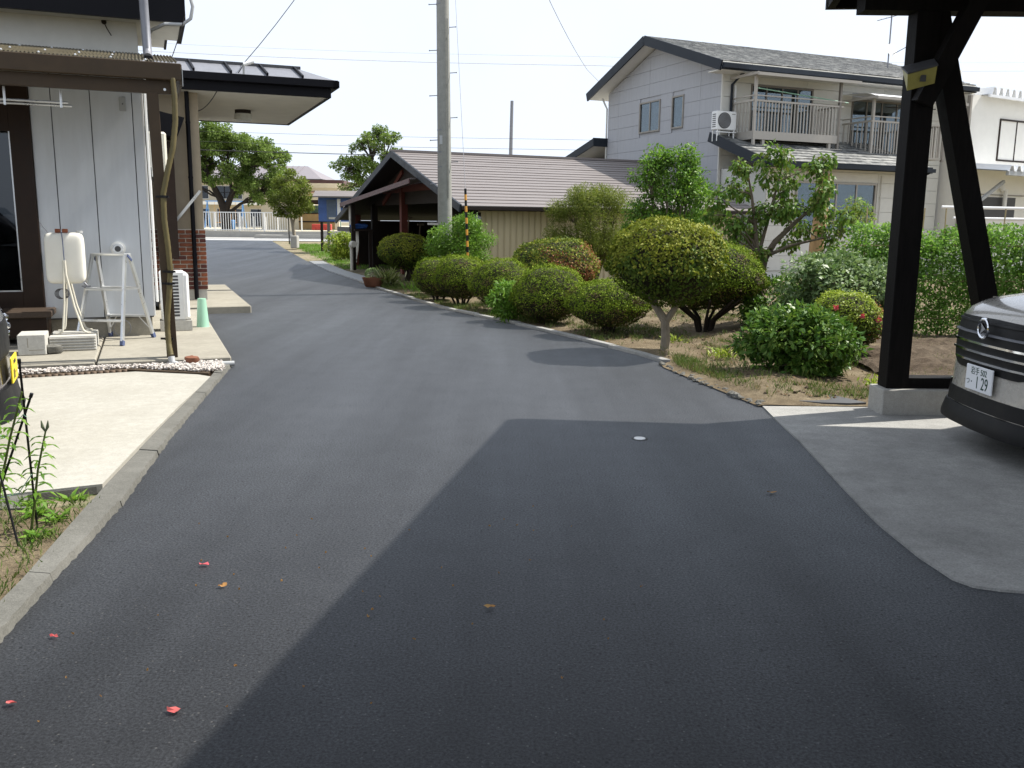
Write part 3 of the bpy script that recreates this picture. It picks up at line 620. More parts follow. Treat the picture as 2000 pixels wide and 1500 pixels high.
# ================================================================== garage barn
BO = (-5.21, 30.37, 0.02); BA = 24
B = thing('garage_barn','open timber garage with mauve ribbed steel roof and beige corrugated wall','barn',BO,BA)
RV, RZ = -6.04, 3.31; NV, NZ = -11.23, 1.82; FV, FZ = .63, 1.53; U0, U1 = -.55, 7.6
rows = 19
sm = MB(); sl = math.hypot(NV-RV, NZ-RZ)/rows
sm.add([(0,-.02,.0),(U1-U0,-.02,.0),(U1-U0,sl,.0),(0,sl,.0),(0,-.02,.024),(U1-U0,-.02,.024),(U1-U0,sl,.008),(0,sl,.008)],[(0,3,2,1),(4,5,6,7),(0,1,5,4),(1,2,6,5),(2,3,7,6),(3,0,4,7)])
sm = sm.mesh('roof_strip'); sm.materials.append(M['barnroof'])
an = math.atan2(RZ-NZ, RV-NV)
for k in range(rows):
    t = k/rows; inst(sm, B, (U0, NV+(RV-NV)*t, NZ+(RZ-NZ)*t+rnd.uniform(-.003,.003)), (an,0,0), name='roof_strip')
rows2 = 22; an2 = math.atan2(RZ-FZ, FV-RV)
for k in range(rows2):
    t = (k+1)/rows2; inst(sm, B, (U0, FV+(RV-FV)*t, FZ+(RZ-FZ)*t), (-an2,0,0), (1,1.0,1), 'roof_strip')
b = MB(); b.bar((U0-.05,RV,RZ+.03),(U1,RV,RZ+.03),.16,.06); b.build('ridge_cap', M['barnroof'], B)
b = MB(); th = .05
b.add([(U0+.05,NV+.1,NZ-.02),(U1-.05,NV+.1,NZ-.02),(U1-.05,RV,RZ-.04),(U0+.05,RV,RZ-.04),(U0+.05,FV-.1,FZ-.02),(U1-.05,FV-.1,FZ-.02)],[(0,1,2,3),(3,2,5,4)]); b.build('roof_lining', M['barnwood'], B)
for p,q in (((U0-.03,NV-.02,NZ-.04),(U0-.03,RV,RZ-.05)),((U0-.03,RV,RZ-.05),(U0-.03,FV+.03,FZ-.05))):
    b = MB(); b.bar(p,q,.05,.17); b.build('bargeboard', M['navy'], B)
b = MB(); b.box(U0,U1,NV-.04,NV+.03,NZ-.07,NZ+.0); b.build('eave_gutter', M['barnwood'], B)
WV = -10.75
pm = MB(); pm.box(0,.148,-.012,.03,0,1.72); pm.box(.02,.11,-.028,-.012,0,1.72); pm = pm.mesh('siding_panel'); pm.materials.append(M['barnwall'])
u = .05
while u < 7.1: inst(pm, B, (u, WV, .02), name='siding_panel'); u += .155
b = MB(); b.box(.0,7.2,WV+.03,WV+.08,0,1.74); b.build('wall_frame', M['barnwood'], B)
b = MB(); b.box(7.15,7.25,WV,0,0,1.7); b.add([(7.2,WV,1.7),(7.2,0.4,1.55),(7.2,RV,RZ-.1)],[(0,1,2)]); b.build('end_wall', M['barnwood'], B)
b = MB(); b.box(.0,7.2,-.1,0,0,1.5); b.build('rear_wall', M['barnwood'], B)
b = MB(); b.box(-.05,7.2,WV,0.2,-.02,.012); b.build('earth_floor', M['tilled'], B)
for v,m_ in ((0.0,'redwood'),(-5.2,'redwood'),(-10.7,'barnwood'),(-2.1,'barnwood')):
    b = MB(); b.box(-.09,.09,v-.09,v+.09,0,2.55 if -9<v<-3 else (1.7 if v<-9 else 2.0)); b.build('post', M[m_], B)
b = MB(); b.bar((0,-8.9,2.38),(0,-3.3,2.38),.12,.18); b.build('tie_beam', M['redwood'], B)
b = MB(); b.bar((0,-3.2,2.0),(0,-5.2,2.85),.09,.12); b.build('brace', M['redwood'], B)
b = MB(); b.add([(.01,-10.2,1.95),(.01,-1.2,1.95),(.01,-1.2,2.0),(.01,RV,RZ-.12),(.01,-10.2,2.05)],[(0,1,2,3,4)]); b.build('gable_boarding', M['barnwood'], B)
# lean-to canopy on the gable
b = MB(); b.add([(-.1,1.4,2.03),(-1.0,-1.9,2.0),(-.75,-8.2,2.5),(-.1,-8.0,2.56),(-.1,1.4,2.07),(-1.0,-1.9,2.04),(-.75,-8.2,2.54),(-.1,-8.0,2.60)],[(0,1,2,3),(4,5,6,7),(0,1,5,4),(1,2,6,5),(2,3,7,6),(3,0,4,7)]); b.build('canopy', M['barnroof'], B)
b = MB(); b.bar((-1.02,-1.9,1.97),(-.77,-8.2,2.47),.03,.12); b.bar((-.1,1.38,1.96),(-1.0,-1.9,1.94),.04,.09); b.build('canopy_fascia', M['mbrown'], B)
b = MB(); b.bar((-.8,-2.6,0),(-.8,-2.6,2.0),.12,.12); b.build('canopy_post', M['barnwood'], B)
bw = lambda u,v,z=0: (BO[0]+u*cos(RAD(BA))-v*sin(RAD(BA)), BO[1]+u*sin(RAD(BA))+v*cos(RAD(BA)), BO[2]+z)
# things in the garage
t = thing('tool_shelf','cluttered wooden shelf with a blue tarp beside the garage post','shelf',bw(-.3,-2.2),BA)
b = MB(); b.box(-.5,.1,-.6,1.6,1.18,1.24); b.build('board', M['barnwood'], t); b = MB(); b.box(-.55,-.5,-.1,1.5,1.16,1.30); b.build('lip', M['kerb'], t)
for v in (-.5,1.5): b = MB(); b.box(-.05,.05,v-.04,v+.04,0,1.2); b.build('upright', M['barnwood'], t)
b = MB(); b.rock((-.25,-.1,1.32),.25,.35,4,9); o = b.build('blue_tarp', mat('tarp_blue',(.05,.14,.42),.6,.2,9), None, True); o.location = bw(-.3,-2.2); o.rotation_euler.z = RAD(BA); tag(o,'crumpled blue tarp on the garage shelf','tarp')
b = MB(); b.grid(lambda a,c:(-.62+.04*sin(a*14+c*3), -2.5+a*(.95-.55*c)+.25*c, 1.18-c*1.0+.3*abs(a-.5)*c), 14, 12); o = b.build('hanging_cloth', M['cloth'], None, True); o.location = BO; o.rotation_euler.z = RAD(BA); tag(o,'long white cloth hanging from the garage shelf','cloth')
b = MB(); b.rbox(-.72,-.70,-2.35,-1.75,1.3,1.95,.003); b.box(-.715,-.705,-2.1,-2.0,1.95,2.0); o = b.build('notice_sheet', M['cloth'], None); o.location = BO; o.rotation_euler.z = RAD(BA); tag(o,'blank white notice sheet hung by the garage post','sheet')
b = MB(); b.tube([(-.9,-2.75,0),(-.9,-2.75,.72)],.05,10); b.tube([(-.9,-2.75,.72),(-.9,-2.8,.80),(-.9,-3.1,.80)],.09,12); o = b.build('white_stovepipe', M['cloth'], None, True); o.location = BO; o.rotation_euler.z = RAD(BA); tag(o,'white standing pipe with a thick elbow before the garage','pipe')
for k,(u,v,h) in enumerate(((.6,-3.4,1.6),(.7,-4.2,1.4),(.6,-6.4,1.7),(.8,-7.0,1.5))):
    b = MB(); b.tube([(u,v,0),(u+.15,v+.1,h)],.022,6); b.box(u+.06,u+.26,v+.06,v+.14,h-.03,h+.03); o = b.build('garden_tool', M['bark'], None); o.location = BO; o.rotation_euler.z = RAD(BA); tag(o,'wooden-handled tool leaning in the dark garage','tool','tools leaning in the garage')
# silver van with open tailgate
vn = thing('silver_van','silver van parked in the garage with its tailgate open','van',bw(.5,-8.9,.012),BA)
b = MB()
secs = [(0,.66,.35,1.45),(.05,.70,.30,1.52),(.6,.72,.28,1.6),(2.2,.72,.28,1.6),(2.7,.72,.3,1.2),(3.2,.68,.3,.95),(3.3,.6,.4,.8)]
def sect(x,w,z0,z1,n=20):
    out = []
    for i in range(n):
        a = 2*pi*i/n; e = .35; f = lambda c: math.copysign(abs(c)**e, c); out.append((x, w*f(cos(a)), (z0+z1)/2+(z1-z0)/2*f(sin(a))))
    return out
def loft(b, secs, n=20):
    vs = []; 
    for s_ in secs: vs += sect(*s_, n=n)
    k = len(secs); b.add(vs, [(i*n+j,i*n+(j+1)%n,(i+1)*n+(j+1)%n,(i+1)*n+j) for i in range(k-1) for j in range(n)]+[tuple(range(n)),tuple((k-1)*n+j for j in range(n))])
loft(b, secs); b.build('body', M['paint'], vn, True)
b = MB(); b.box(-.015,.0,-.55,.55,.55,1.42); b.build('boot_opening', M['dark'], vn)
b = MB(); b.bar((0,0,1.56),(-.85,0,1.42),1.15,.05,(0,0,1)); g = b.build('tailgate', M['paint'], vn, True); b = MB(); b.bar((-.15,0,1.50),(-.6,0,1.425),.9,.03); b.build('tailgate_glass', M['glassd'], g)
for s in (-1,1):
    b = MB(); b.box(-.012,.05,s*.60-.06,s*.60+.06,.85,1.2); b.build('tail_lamp', M['redp'], vn)
    for x in (.55,2.75): b = MB(); b.cyl((x,s*.62-.08,.28),.28,.16,20,'y'); w = b.build('wheel', M['rubber'], vn, True); b = MB(); b.cyl((x,s*.66-.07,.28),.17,.14,14,'y'); b.build('rim', M['steel'], w)
    b = MB(); b.box(.5,2.0,s*.715-.008,s*.715+.008,1.05,1.42); b.build('side_window', M['glassd'], vn)
# wall lamp on the barn corner
wl_ = thing('wall_lamp','small white globe lamp at the beige garage wall corner','lamp',bw(-.1,-11.0,1.55),BA)
b = MB(); b.rock((0,0,0),.085,1,99,10); b.build('globe', M['grey'], wl_, True); b = MB(); b.tube([(0,0,.05),(.05,.25,.1)],.015,6); b.build('bracket', M['dgrey'], wl_)
# ================================================================== utility pole, guy, far pole, wires
PX, PY = -1.44, 19.5
P_ = thing('utility_pole','tall round grey concrete utility pole rising behind the bushes','pole',(PX,PY,0))
b = MB(); b.tube([(-.02,0,-.1),(-.05,0,4),(-.09,0,9),(-.12,0,12)],[.158,.140,.115,.104],24); b.build('shaft', M['pole'], P_, True)
for k in range(16):
    z = 2.3+k*.45; s = 1 if k%2 else -1; r = .150-.005*z; xo = -.02-.009*z; b = MB(); b.tube([(xo+s*r,-.02,z),(xo+s*(r+.15),-.03,z+.01*s)],.009,5); b.tube([(xo+s*(r+.145),-.03,z+.01*s),(xo+s*(r+.16),-.03,z+.01*s)],.015,6); b.build('climbing_step', M['steel'], P_)
for z in (2.65,2.95,3.4,5.9):
    b = MB(); b.tube([(-.02-.009*z,0,z-.012),(-.02-.009*z,0,z+.012)],.158-.005*z,24); b.build('band', M['steel'], P_, True)
b = MB(); b.rbox(-.13,-.07,-.145,-.13,3.1,3.28,.003); b.build('id_plate', M['grey'], P_)
b = MB(); b.tube([(.055,-.14,2.0),(.04,-.125,5.6)],.016,6); b.build('earth_conduit', M['pole'], P_, True)
gg = thing('guy_guard','yellow and black striped guard on the utility pole guy wire','guard',(-.905,17.9,0))
p0, p1 = Vector((.02,0,.35)), Vector((-.05,.05,2.15))
ns = 16
for k in range(ns):
    a_ = p0.lerp(p1,k/ns); c_ = p0.lerp(p1,(k+1)/ns); b = MB(); b.tube([a_,c_],.024,8); b.build('stripe', M['blackp'] if k%2 else M['orange'], gg, True)
b = MB(); b.tube([p1,(-.58,1.6,10.5)],.005,5); b.tube([p0,(.035,0,-.05)],.008,5); b.build('guy_wire', M['wireg'], gg)
b = MB(); b.tube([(-.43,80,.3),(-.25,80,11.8)],[.22,.14],10); o = b.build('far_pole', M['steel'], None, True); tag(o,'slim bluish pole standing far behind the garage roof','pole')
def wire(pts, r, m_, label, sag=0, group='overhead wires'):
    p = []; 
    for i in range(len(pts)-1):
        a_, c_ = Vector(pts[i]), Vector(pts[i+1])
        for k in range(14): t = k/14; q_ = a_.lerp(c_,t); q_.z -= sag*4*t*(1-t); p.append(q_)
    p.append(Vector(pts[-1])); b = MB(); b.tube(p, r, 5); o = b.build('power_line', m_, None); return tag(o, label, 'wire', group)
HL = 'thin overhead wire running across the sky beyond the porch roof'
wire([(-40,60,13.4),(5,60,12.0),(50,60,12.4)],.010,M['wireg'],'thinner upper one of two wires crossing the sky above the porch roof',.35); wire([(-40,60,12.9),(5,60,11.45),(50,60,11.9)],.018,M['wireg'],'thicker lower one of two wires crossing the sky above the porch roof',.35)
LL = 'dark overhead cable crossing low behind the utility pole'
for z,r,l in ((7.35,.009,'thinnest and highest of three low cables behind the utility pole'),(6.75,.011,'thin middle one of three low cables behind the utility pole'),(6.25,.024,'thick lowest one of three low cables behind the utility pole')): wire([(-45,56,z+.4),(2,56,z-.85),(45,56,z-.2)],r,M['wire'],l,.3,'low overhead cables')
wire([(PX-.1,PY,10.8),(LO[0]+1.6*ca-4.3*sa, LO[1]+1.6*sa+4.3*ca, 4.02)],.007,M['wire'],'service wire dropping from the utility pole to the porch roof',.45)
wire([(LO[0]+1.6*ca-4.3*sa, LO[1]+1.6*sa+4.3*ca, 4.0),(LO[0]+1.25*ca-4.4*sa, LO[1]+1.25*sa+4.4*ca, 3.72),(LO[0]+.9*ca-4.8*sa, LO[1]+.9*sa+4.8*ca, 3.3)],.008,M['wire'],'slack black cable hanging below the porch fascia',.08)
wire([(LO[0]+.5*ca+.8*sa, LO[1]+.5*sa-.8*ca, 3.7),(LO[0]+.3*ca+.2*sa, LO[1]+.3*sa-.2*ca, 3.2)],.005,M['wire'],'short black cable hanging from the white house eave corner',.03)
wire([(PX-.1,PY,11.2),(2.6,34,7.0),(14,60,4.5)],.010,M['wireg'],'grey wire falling away behind the utility pole',.6)
br = thing('wire_bracket','small metal wire anchor on the porch roof edge','bracket',(LO[0]+1.6*ca-4.2*sa, LO[1]+1.6*sa+4.2*ca, 3.86),LA)
b = MB(); b.bar((0,0,0),(.0,-.05,.14),.03); b.build('arm', M['grey'], br); b = MB(); b.tube([(0,-.05,.14),(.16,-.05,.20)],.03,8); b.build('insulator', M['white'], br)
# ================================================================== right house
RO = (5.75, 26.0, 0); RA = 24
R = thing('two_storey_house','two-storey pale house with dark slate trim, balconies and grey shingle roof','house',RO,RA)
b = MB(); b.ext([(0.02,0),(6.3,0),(6.3,5.7),(3.3,6.75),(.02,5.7)],.03,8.6,'yz'); b.build('wall_core', M['siding'], R)
# gable siding boards: 0.4 m high, cut to the gable and to panel joints, windows left open
def gtop(v): return 5.80+v*(6.90-5.80)/3.3 if v < 3.3 else 6.90-(v-3.3)*(6.90-5.82)/3.0
wins = [(3.06,4.26,4.36,5.31),(1.80,2.42,4.35,5.30)]
joints = [0.0,.95,4.75-.9,5.55,6.3]; joints = [0.0,1.0,3.72,5.6,6.3]
z = .24
while z < 6.9:
    for a,c in zip(joints, joints[1:]):
        spans = [(a,c)]
        for (w0,w1,z0,z1) in wins:
            if z < z1 and z+.4 > z0:
                ns_ = []
                for s_ in spans:
                    if w1 <= s_[0] or w0 >= s_[1]: ns_.append(s_)
                    else:
                        if s_[0] < w0: ns_.append((s_[0],w0))
                        if w1 < s_[1]: ns_.append((w1,s_[1]))
                spans = ns_
        for (p,q_) in spans:
            if q_-p < .02: continue
            n = 6; top = [min(z+.392, gtop(p+.004+(q_-p-.008)*i/n)) for i in range(n+1)]
            if max(top) <= z+.02: continue
            pts = [(p+.004,z+.0),(q_-.004,z+.0)] + [(p+.004+(q_-p-.008)*i/n, max(top[i],z+.001)) for i in range(n,-1,-1)]
            b = MB(); b.ext(pts,0,.03,'yz'); b.build('siding_board', M['siding'], R)
    z += .4
def window(par, name, u0,u1,z0,z1, v, fr, split=2, side='front', cur=True, curm='curtain', depth=.05, openfrac=1):
    """sliding window; side front: in plane v, side gable: in plane u=v"""
    mk = (lambda b,a0,a1,d0,d1,zz0,zz1: b.box(a0,a1,v+d0,v+d1,zz0,zz1)) if side=='front' else (lambda b,a0,a1,d0,d1,zz0,zz1: b.box(v+d0,v+d1,a0,a1,zz0,zz1))
    f = .045; b = MB(); mk(b,u0,u1,-.03,.06,z0,z0+f); mk(b,u0,u1,-.03,.06,z1-f,z1); mk(b,u0,u0+f,-.03,.06,z0+f,z1-f); mk(b,u1-f,u1,-.03,.06,z0+f,z1-f)
    w = b.build(name, fr, par)
    for k in range(1,split):
        x = u0+(u1-u0)*k/split; b = MB(); mk(b,x-.022,x+.022,-.012,.03,z0+f,z1-f); b.build('mullion', fr, w)
    for k in range(split):
        a0 = u0+f+(u1-u0-2*f)*k/split; a1 = u0+f+(u1-u0-2*f)*(k+1)/split; b = MB(); mk(b,a0,a1,.006,.010,z0+f,z1-f); b.build('pane', M['glass'], w)
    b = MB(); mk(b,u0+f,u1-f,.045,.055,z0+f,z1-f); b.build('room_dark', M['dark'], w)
    if cur:
        for k in range(split):
            if cur != 'all' and k%2 == 0 and split>1: continue
            a0 = u0+f+(u1-u0-2*f)*k/split; a1 = u0+f+(u1-u0-2*f)*(k+1)/split
            b = MB(); n = 24
            vv = []
            for i in range(n+1):
                x = a0+(a1-a0)*i/n; d = .034+.006*sin(i*1.9)
                vv += [(x,v+d,z0+f),(x,v+d,z1-f)] if side=='front' else [(v+d,x,z0+f),(v+d,x,z1-f)]
            b.add(vv,[(2*i,2*i+2,2*i+3,2*i+1) for i in range(n)]); b.build('curtain', M[curm], w)
    return w
for (w0,w1,z0,z1),sp in zip(wins,(2,1)): window(R,'window',w0,w1,z0,z1,0,M['trim'],sp,'gable','all' if sp==1 else True)
# front siding: boards between openings
fopen = [(1.0,3.25,3.95,5.42),(4.75,7.2,3.72,5.25)]
z = .24
while z < 5.75:
    for a,c in ((.02,3.0),(3.0,6.0),(6.0,8.6)):
        spans = [(a,c)]
        for (w0,w1,z0,z1) in fopen:
            if z < z1 and z+.39 > z0:
                ns_ = []
                for s_ in spans:
                    if w1 <= s_[0] or w0 >= s_[1]: ns_.append(s_)
                    else:
                        if s_[0] < w0: ns_.append((s_[0],w0))
                        if w1 < s_[1]: ns_.append((w1,s_[1]))
                spans = ns_
        for p,q_ in spans:
            if q_-p > .03 and z > 2.9: b = MB(); b.rbox(p+.004,q_-.004,-.012,.03,z,min(z+.392,5.8),.004); b.build('siding_board', M['sidingf'], R)
            elif q_-p > .03 and p > 5: b = MB(); b.rbox(p+.004,q_-.004,-.012,.03,z,z+.392,.004); b.build('siding_board', M['sidingf'], R)
    z += .4
window(R,'window',1.0,3.25,3.95,5.42,0,M['balcd'],4,'front',True,'curtaing'); window(R,'window',4.75,7.2,3.72,5.25,0,M['balcd'],4,'front','all')
# main roof
OV = .95; ez = 5.93
def slab4(b, p, th):
    n_ = (Vector(p[1])-Vector(p[0])).cross(Vector(p[3])-Vector(p[0])).normalized()
    if n_.z < 0: n_ = -n_
    b.add([Vector(x) for x in p]+[Vector(x)+n_*th for x in p],[(0,3,2,1),(4,5,6,7),(0,1,5,4),(1,2,6,5),(2,3,7,6),(3,0,4,7)])
rz = 7.05; nz_ = 5.75; fz_ = 5.78; nv = -.62; fv = 6.85; rv = 3.3
m_, nt_, b_ = nodes('shingle'); vv = coord(nt_,'Object')
bk = nt_.nodes.new('ShaderNodeTexBrick'); bk.inputs['Scale'].default_value = 3.2; bk.inputs['Color1'].default_value = (.055,.06,.062,1); bk.inputs['Color2'].default_value = (.17,.175,.17,1); bk.inputs['Mortar'].default_value = (.03,.032,.034,1); bk.inputs['Mortar Size'].default_value = .012; bk.inputs['Bias'].default_value = -.1
nt_.links.new(vv, bk.inputs['Vector']); nz2 = noise(nt_, 3.5, 5, .7, vv)
nt_.links.new(mixc(nt_, bk.outputs[0], (.30,.30,.28), ramp(nt_,[(.48,(0,0,0)),(.62,(.8,)*3)],nz2.outputs[0]).outputs[0]), b_.inputs['Base Color']); b_.inputs['Roughness'].default_value = .55; M['shingle'] = m_  # pale speckles over the courses are sun glare painted into the shingle colour
u0, u1 = -.5, 9.15
def shingles(par, p00, p10, p01, n, th, name='shingle_course'):
    """courses between eave line p00-p10 and top line starting p01"""
    for k in range(n):
        t0, t1 = k/n, (k+1.06)/n; t1 = min(t1,1)
        a_ = Vector(p00).lerp(Vector(p01),t0); d_ = Vector(p00).lerp(Vector(p01),t1); ux = Vector(p10)-Vector(p00)
        nn_ = ux.cross(d_-a_).normalized(); nn_ = nn_ if nn_.z > 0 else -nn_
        b = MB(); b.add([a_,a_+ux,d_+ux,d_,a_+nn_*th,a_+ux+nn_*th,d_+ux+nn_*.012,d_+nn_*.012],[(0,3,2,1),(4,5,6,7),(0,1,5,4),(1,2,6,5),(2,3,7,6),(3,0,4,7)]); b.build(name, M['shingle'], par)
shingles(R,(u0,nv,nz_+.1),(u1,nv,nz_+.1),(u0,rv,rz+.1),17,.03); shingles(R,(u0,fv,fz_+.1),(u1,fv,fz_+.1),(u0,rv,rz+.1),17,.03)
b = MB(); slab4(b,[(u0,nv,nz_-.1),(u1,nv,nz_-.1),(u1,rv,rz-.1),(u0,rv,rz-.1)],.18); slab4(b,[(u0,fv,fz_-.1),(u1,fv,fz_-.1),(u1,rv,rz-.1),(u0,rv,rz-.1)],.18); b.build('roof_deck', M['soffit'], R)
for p,q_ in (((u0-.025,nv-.02,nz_-.02),(u0-.025,rv,rz-.02)),((u0-.025,rv,rz-.02),(u0-.025,fv+.02,fz_-.02))): b = MB(); b.bar(p,q_,.05,.27); b.build('verge_fascia', M['navy'], R)
b = MB(); b.box(u0,u1,nv-.05,nv,nz_-.12,nz_+.06); b.box(u0,u1,nv-.16,nv-.055,nz_-.09,nz_+.03); b.build('gutter', M['navy'], R)
b = MB(); b.box(u0+.02,u1,nv,.0,nz_-.13,nz_-.10); b.build('eave_soffit', M['soffit'], R)
b = MB(); b.tube([(.45,nv-.1,5.78),(.42,-.3,5.6),(.30,-.07,5.35),(.28,-.07,3.9)],.035,8); b.build('downpipe', M['navy'], R, True)
b = MB(); b.tube([(.42,-.06,5.35),(.42,-.06,3.95)],.035,8); b.build('refrigerant_duct', M['white'], R, True)
b = MB(); b.rbox(-.01,.07,-.03,.02,.0,5.8,.004); b.build('corner_trim', M['sidingf'], R)
b = MB(); b.tube([(-.12,6.5,5.7),(-.1,6.36,5.5),(-.03,6.33,5.35),(-.03,6.33,.5)],.03,8); b.build('rear_downpipe', M['sidingf'], R, True)
# small rear lean-to roof left of the gable
b = MB(); slab4(b,[(-.5,6.3,4.2),(3,6.3,4.2),(3,9.4,3.45),(-.5,9.4,3.45)],.08); b.build('rear_lean_to', M['soffit'], R)
b = MB(); b.bar((-.53,6.3,4.24),(-.53,9.4,3.5),.05,.24); b.box(-.55,-.0,6.28,6.34,4.1,4.38); b.build('lean_to_fascia', M['navy'], R)
b = MB(); b.box(.2,3,6.3,8.9,0,3.6); b.build('rear_wing', M['siding'], R)
# lower roof and ground floor front
l0, l1 = -.32, 5.45
shingles(R,(l0,-2.5,3.13),(l1,-2.5,3.13),(l0,-.02,3.98),9,.028)
b = MB(); slab4(b,[(l0,-2.5,3.0),(l1,-2.5,3.0),(l1,0,3.85),(l0,0,3.85)],.12); b.build('lower_roof_deck', M['soffit'], R)
b = MB(); b.bar((l0-.025,-2.52,3.05),(l0-.025,.0,3.92),.05,.26); b.build('lower_verge', M['navy'], R)
b = MB(); b.box(l0,l1,-2.56,-2.5,2.98,3.15); b.box(l0,l1,-2.67,-2.56,3.0,3.10); b.build('lower_gutter', M['navy'], R)
b = MB(); b.box(.1,5.0,-1.98,.0,0,3.05); b.build('ground_floor_core', M['sidingf'], R)
z = .3
while z < 2.9:
    for a,c in ((.1,1.05),(4.0,4.98)): b = MB(); b.rbox(a+.004,c-.004,-2.01,-1.98,z,min(z+.392,2.95),.004); b.build('siding_board', M['sidingf'], R)
    if z < 1.2 or z > 2.6: b = MB(); b.rbox(1.054,3.996,-2.01,-1.98,z,min(z+.392,2.95) if z>2.6 else min(z+.392,1.3),.004); b.build('siding_board', M['sidingf'], R)
    z += .4
window(R,'window',1.1,3.95,1.36,2.68,-2.0,M['balc'],4,'front',True,'curtaing')
b = MB(); b.tube([(4.1,-2.05,2.9),(4.1,-2.05,.2)],.02,6); b.build('thin_pipe', M['sidingf'], R, True)
b = MB(); b.tube([(5.3,-2.6,3.0),(5.25,-2.2,2.85),(5.1,-2.03,2.75),(5.08,-2.03,.2)],.035,8); b.build('lower_downpipe', M['navy'], R, True)
# balconies
def balcony(u0,u1,vf,zb,zr,fascia,roofz,ru0,ru1,nb,name_label,curved):
    t = thing('balcony',name_label,'balcony',RO,RA)
    if fascia:
        b = MB(); b.box(u0,u1,vf,vf+.05,zb,zb+.22); b.box(u0,u0+.05,vf+.05,-.03,zb,zb+.22); b.box(u1-.05,u1,vf+.05,-.03,zb,zb+.22); b.box(u0+.05,u1-.05,vf+.05,-.03,zb+.06,zb+.12); b.build('floor', M['balc'], t)
    b = MB(); b.bar((u0-.02,vf,zr),(u1+.12,vf,zr),.045,.03); b.bar((u0,vf,zr),(u0,-.05,zr),.045,.03); b.bar((u0-.02,vf+.02,zr-.13),(u1+.12,vf+.02,zr-.13),.05,.05); b.bar((u0,vf,zr-.13),(u0,-.05,zr-.13),.05,.05); b.bar((u1,vf,zr-.13),(u1,-.05,zr-.13),.05,.05); b.build('handrail', M['balc'], t)
    bb = MB(); bb.box(-.016,.016,-.012,.012,0,zr-.15-zb-(.2 if fascia else 0)); bm0 = bb.mesh('baluster'); bm0.materials.append(M['balc'])
    for k in range(nb): inst(bm0, t, (u0+.06+(u1-u0-.12)*k/(nb-1), vf+.02, zb+(.2 if fascia else 0)), name='baluster')
    for k in range(6): inst(bm0, t, (u0+.01, vf+.2+(-vf-.3)*k/5, zb+(.2 if fascia else 0)), name='baluster'); inst(bm0, t, (u1-.01, vf+.2+(-vf-.3)*k/5, zb+(.2 if fascia else 0)), name='baluster')
    for u in (u0+.04,u1-.02): b = MB(); b.box(u-.035,u+.035,vf-.01,vf+.06,zb-(.25 if fascia else .1),roofz); b.build('post', M['balc'] if u<u1-1 else M['balcd'], t)
    n = 5
    for k in range(n):
        a_ = ru0+(ru1-ru0)*k/n; c_ = ru0+(ru1-ru0)*(k+1)/n-.015; b = MB()
        b.grid(lambda x,y:(a_+(c_-a_)*x, vf-.25+(-vf+.2)*y, roofz+.02+(.10*sin(pi*.5*min(1,y*3)) if curved else .035*sin(pi*.5*min(1,y*4)))+.10*y), 1, 10); b.build('roof_panel', M['plate'], t, True)
    b = MB(); b.box(ru0,ru1,vf-.28,vf-.22,roofz-.05,roofz+.03); b.box(ru0,ru0+.05,vf-.22,-.05,roofz-.02,roofz+.05); b.build('roof_rail', M['balc'], t)
    return t
bl = balcony(.36,3.4,-1.0,3.82,4.97,True,5.50,.25,3.85,27,'balcony with champagne railings and plate canopy beside the outdoor unit',False)
for u in (.75,3.1):
    b = MB(); b.box(u-.04,u+.04,-.98,-.9,3.62,3.82); b.box(u-.35,u+.35,-1.1,-.75,3.60,3.66); b.build('stand_foot', M['balc'], bl)
b2 = balcony(4.42,7.35,-1.2,3.55,4.62,False,5.12,4.3,7.9,27,'further balcony with bright curved canopy near the carport post',True)
b = MB(); b.box(4.42,7.35,-1.18,-.03,3.5,3.56); b.build('deck', M['balc'], b2)
for (p,q_,l) in (((.5,-.8,5.20),(3.9,-.75,5.0),'green laundry pole across the champagne balcony'),((5.2,-.9,4.95),(7.2,-.9,5.0),'dark laundry pole on the further balcony')):
    b = MB(); b.tube([p,q_],.016,6); o = b.build('laundry_pole', M['green'] if 'green' in l else M['blackp'], None, True); o.location = RO; o.rotation_euler.z = RAD(RA); tag(o,l,'pole')
ac2 = make_ac('air_conditioner_unit','white outdoor unit with round fan grille on the lower slate roof',.66,.26,.5,(RO[0]-.42*cos(RAD(RA))+.42*sin(RAD(RA)), RO[1]-.42*sin(RAD(RA))-.42*cos(RAD(RA)), 4.08),RA,True)
for u in (.05,.60):
    for v in (.03,.23): b = MB(); b.box(u-.014,u+.014,v-.014,v+.014,-.30,0); b.build('leg', M['white'], ac2)
b = MB(); b.box(0,.66,-.01,.02,-.07,-.045); b.build('stand_rail', M['white'], ac2)
for k in range(7): b = MB(); b.box(-.004,.002,.05,.2,.07+k*.055,.095+k*.055); b.build('side_vent', M['dgrey'], ac2)
# aerials on the roof
ae = thing('roof_aerial','television aerial and white satellite dish on the grey shingle roof','aerial',(11.9,30.0,6.5))
b = MB(); b.tube([(0,0,0),(0,0,1.65)],.022,6); b.build('mast', M['steel'], ae)
b = MB(); b.tube([(-.45,.0,1.42),(.30,0,1.62)],.012,5)
for k in range(5): b.tube([(-.35+k*.15,-.12,1.45+k*.04),(-.35+k*.15,.12,1.45+k*.04)],.008,4)
b.build('yagi', M['steel'], ae)
b = MB(); b.lathe([(.22,.0),(.17,-.04),(.08,-.065),(.01,-.07)],22); d = b.build('dish', M['white'], ae, True); d.location = (.05,-.06,.55); d.rotation_euler = (RAD(70),0,RAD(25))
b = MB(); b.bar((.1,-.1,.4),(.42,-.3,.58),.02); b.build('feed_arm', M['steel'], ae)
